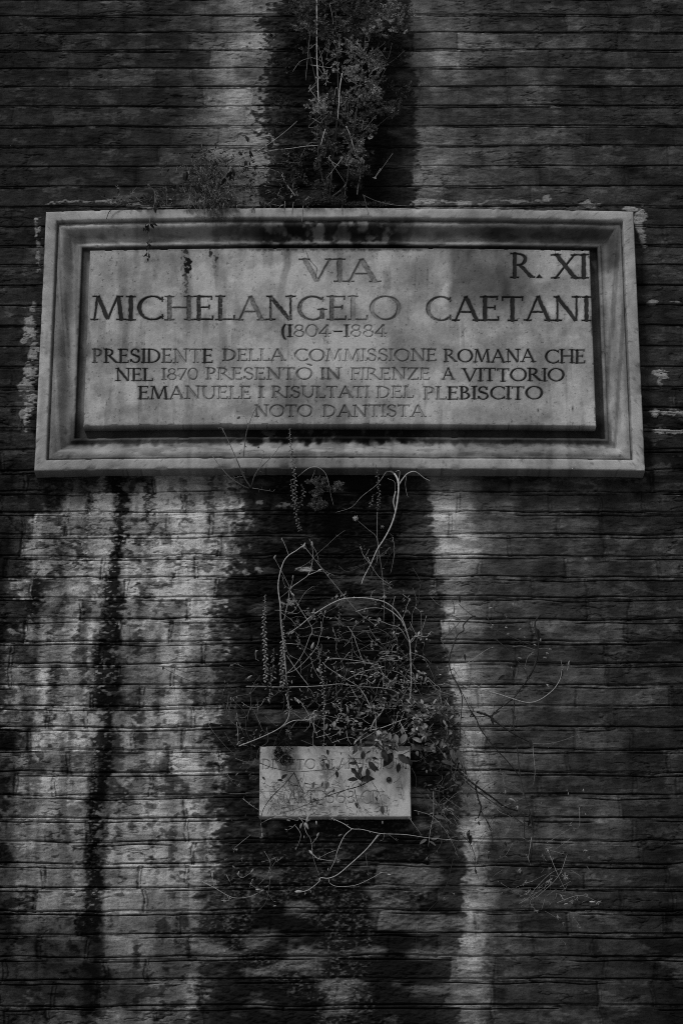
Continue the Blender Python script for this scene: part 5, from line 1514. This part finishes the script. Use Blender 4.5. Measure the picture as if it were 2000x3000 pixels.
# ------------------------------------------------------------------ lower right tangle
def lower_right():
    p = Plant("dry_spray", "wispy dry tangle with starry tips on the dark bricks lowest at the right", "plant", (1500, 2440), .02)
    A = [([(1343, 2470), (1324, 2528), (1308, 2590), (1283, 2636), (1246, 2677), (1225, 2715), (1219, 2765), (1230, 2790)], .0010, .05),
         ([(1602, 2487), (1627, 2549), (1656, 2611)], .0007, .4), ([(1660, 2503), (1635, 2566), (1581, 2619), (1552, 2640), (1565, 2665)], .0009, .3),
         ([(1308, 2594), (1374, 2609), (1432, 2603), (1532, 2595)], .001, .04), ([(1457, 2582), (1540, 2632)], .0007, .2), ([(1519, 2648), (1573, 2615), (1614, 2582)], .0006, .3),
         ([(1631, 2644), (1697, 2623), (1751, 2642)], .0007, .4), ([(1552, 2640), (1614, 2640)], .0006, .25), ([(1677, 2686), (1701, 2717)], .0006, .3), ([(1382, 2516), (1403, 2582)], .0008, .06),
         ([(1556, 2453), (1546, 2516)], .0013, .4), ([(1672, 2456), (1627, 2487)], .0006, .3), ([(1610, 2491), (1656, 2503)], .0006, .35), ([(1476, 2470), (1462, 2510), (1441, 2553)], .0012, .05),
         ([(1345, 2440), (1375, 2470), (1390, 2510), (1392, 2550)], .0016, .05), ([(1424, 2400), (1440, 2450), (1438, 2500)], .0012, .05), ([(1536, 2380), (1535, 2430), (1537, 2480)], .002, .03),
         ([(1515, 2400), (1540, 2425), (1600, 2470)], .001, .08), ([(1380, 2460), (1420, 2450), (1500, 2455), (1560, 2452)], .0008, .2), ([(1600, 2470), (1640, 2445), (1665, 2430)], .0007, .25), ([(1695, 2365), (1697, 2410), (1690, 2430)], .0007, .3), ([(1300, 2465), (1345, 2450), (1375, 2475)], .0011, .14),
         ([(1420, 2430), (1442, 2462), (1460, 2450)], .0008, .1), ([(1330, 2400), (1350, 2430), (1390, 2445)], .0008, .2), ([(1500, 2470), (1480, 2505), (1450, 2520)], .0007, .2), ([(1510, 2600), (1560, 2580), (1600, 2560)], .0006, .25), ([(1540, 2640), (1570, 2600), (1610, 2560), (1640, 2545)], .0007, .35)]
    for pts, r, tn in A:
        p.stem(pts, [.025, .04, .03], r, r * .6, tn, node=4)
    for x, y, n, s, tn in ((1654, 2568, 26, 13, .6), (1608, 2580, 18, 12, .5), (1644, 2626, 22, 13, .5), (1546, 2615, 20, 12, .45), (1751, 2643, 18, 11, .55), (1633, 2688, 20, 10, .6), (1569, 2669, 16, 11, .45), (1604, 2487, 22, 12, .5), (1521, 2549, 16, 9, .65), (1538, 2586, 14, 9, .4), (1588, 2508, 12, 8, .35), (1712, 2492, 14, 9, .45), (1724, 2512, 8, 6, .4), (1672, 2640, 16, 11, .45),
                           (1610, 2545, 12, 9, .4), (1580, 2600, 10, 9, .35), (1715, 2620, 12, 9, .4), (1690, 2630, 10, 9, .4), (1648, 2705, 8, 6, .35), (1680, 2690, 10, 8, .3), (1430, 2497, 10, 7, .35), (1388, 2516, 8, 7, .3), (1358, 2446, 12, 9, .5), (1305, 2370, 16, 14, .6), (1670, 2414, 14, 9, .3), (1680, 2428, 12, 9, .3), (1240, 2553, 14, 8, .45), (1250, 2515, 10, 9, .35), (1300, 2632, 8, 8, .3), (1330, 2620, 8, 9, .3), (1470, 2616, 8, 8, .25)):
        p.star('seed_star', P(x, y, .035), s * .0011, n, tn)
    for x, y, dx, dz, Ln, tn in ((1725, 2642, 1, -.1, .022, .5), (1650, 2650, 1, .2, .016, .4), (1724, 2518, 0, 1, .008, .5)):
        p.bud('seed_star', P(x, y, .035), Vector((dx, -.3, dz)), Ln, Ln * .35, tn)
    for x, y, dx, dz, s, tn in ((1375, 2430, -.3, -1, 30, .022), (1378, 2445, -.1, -1, 30, .022), (1478, 2465, .2, -1, 16, .02), (1390, 2545, .3, -1, 16, .03), (1460, 2582, .5, -1, 12, .03), (1425, 2405, .5, -1, 14, .03), (1440, 2490, 0, -1, 16, .04), (1250, 2458, -.8, -.5, 26, .12), (1262, 2460, .8, .3, 28, .14), (1255, 2465, .4, -.2, 26, .12), (1400, 2405, .2, -1, 14, .04), (1660, 2512, .1, 1, 12, .02), (1525, 2470, 1, 0, 26, .02), (1430, 2505, 0, -1, 12, .03)):
        p.leaf(P(x, y, .04), Vector((dx, -.25, dz)), s * .001, s * .0004, tn)
    for i in range(40):
        x, y = rng.gauss(1600, 60), rng.gauss(2590, 50)
        a = rng.uniform(0, 2 * pi); l = rng.uniform(10, 40)
        p.stem([(x, y), (x + cos(a) * l * .5 + rng.gauss(0, 3), y + sin(a) * l * .5), (x + cos(a) * l, y + sin(a) * l)], .03, .0005, .0004, rng.uniform(.12, .35), part="fine_growth")
    p.done()
lower_right()

def left_wisps():
    p = Plant("dry_wisp", "few thin dark wisps over the pale bricks at the left", "plant", (640, 2020), .01)
    for pts, r, tn in (([(478, 1955), (500, 1968), (545, 1990), (600, 2008), (640, 2011), (697, 2012)], .0010, .06), ([(420, 2050), (460, 2025), (505, 2007), (512, 2020), (505, 2030)], .0006, .06), ([(660, 2010), (650, 2040), (642, 2075)], .0006, .1),
                       ([(380, 2070), (385, 2110), (395, 2140)], .0005, .05), ([(600, 2020), (602, 2050), (600, 2075)], .0012, .03), ([(610, 2120), (630, 2150), (665, 2190), (690, 2210)], .0006, .2), ([(560, 2140), (565, 2190)], .0006, .05),
                       ([(605, 2180), (650, 2250), (680, 2290), (700, 2300)], .0006, .2), ([(660, 2255), (680, 2283), (720, 2285)], .0006, .25), ([(675, 1950), (690, 1945), (715, 1955)], .0009, .3), ([(640, 2320), (690, 2325), (760, 2322)], .0007, .2)):
        p.stem(pts, [.012, .025, .015], r, r * .7, tn, node=4)
    for x, y in ((478, 1952), (600, 2035), (598, 2055), (615, 2120), (508, 2010)):
        p.leaf(P(x, y, .02), rv(), .012, .005, .03)
    for x, y in ((677, 1950), (700, 1948), (722, 1990), (690, 2070), (615, 2110), (660, 2230), (700, 2300)):
        p.star('seed_star', P(x, y, .02), .009, 10, .25)
    p.done()
left_wisps()

# ------------------------------------------------------------------ the screw in the small slab
def screw():
    q = P(1139, 2284, H_S + .001)
    m = MB()
    S = 20
    for r, y0, y1 in ((.0062, .003, .0012), ):
        pass
    vs, fs = [], []
    prof = [(.0078, -.001), (.0078, .0022), (.0070, .0032), (.0056, .0030), (.0052, .0012), (.0045, .0016), (.0042, .0034), (.002, .0044), (.0003, .0046)]
    for r, h in prof:
        for k in range(S):
            a = 2 * pi * k / S
            vs.append(Vector((q.x + r * cos(a), -H_S - h, q.z + r * sin(a))))
    for i in range(len(prof) - 1):
        for k in range(S):
            fs.append((i * S + k, i * S + (k + 1) % S, (i + 1) * S + (k + 1) % S, (i + 1) * S + k))
    m.add(vs, fs, .06)
    m.build("screw", M_IRON, small, small)
screw()
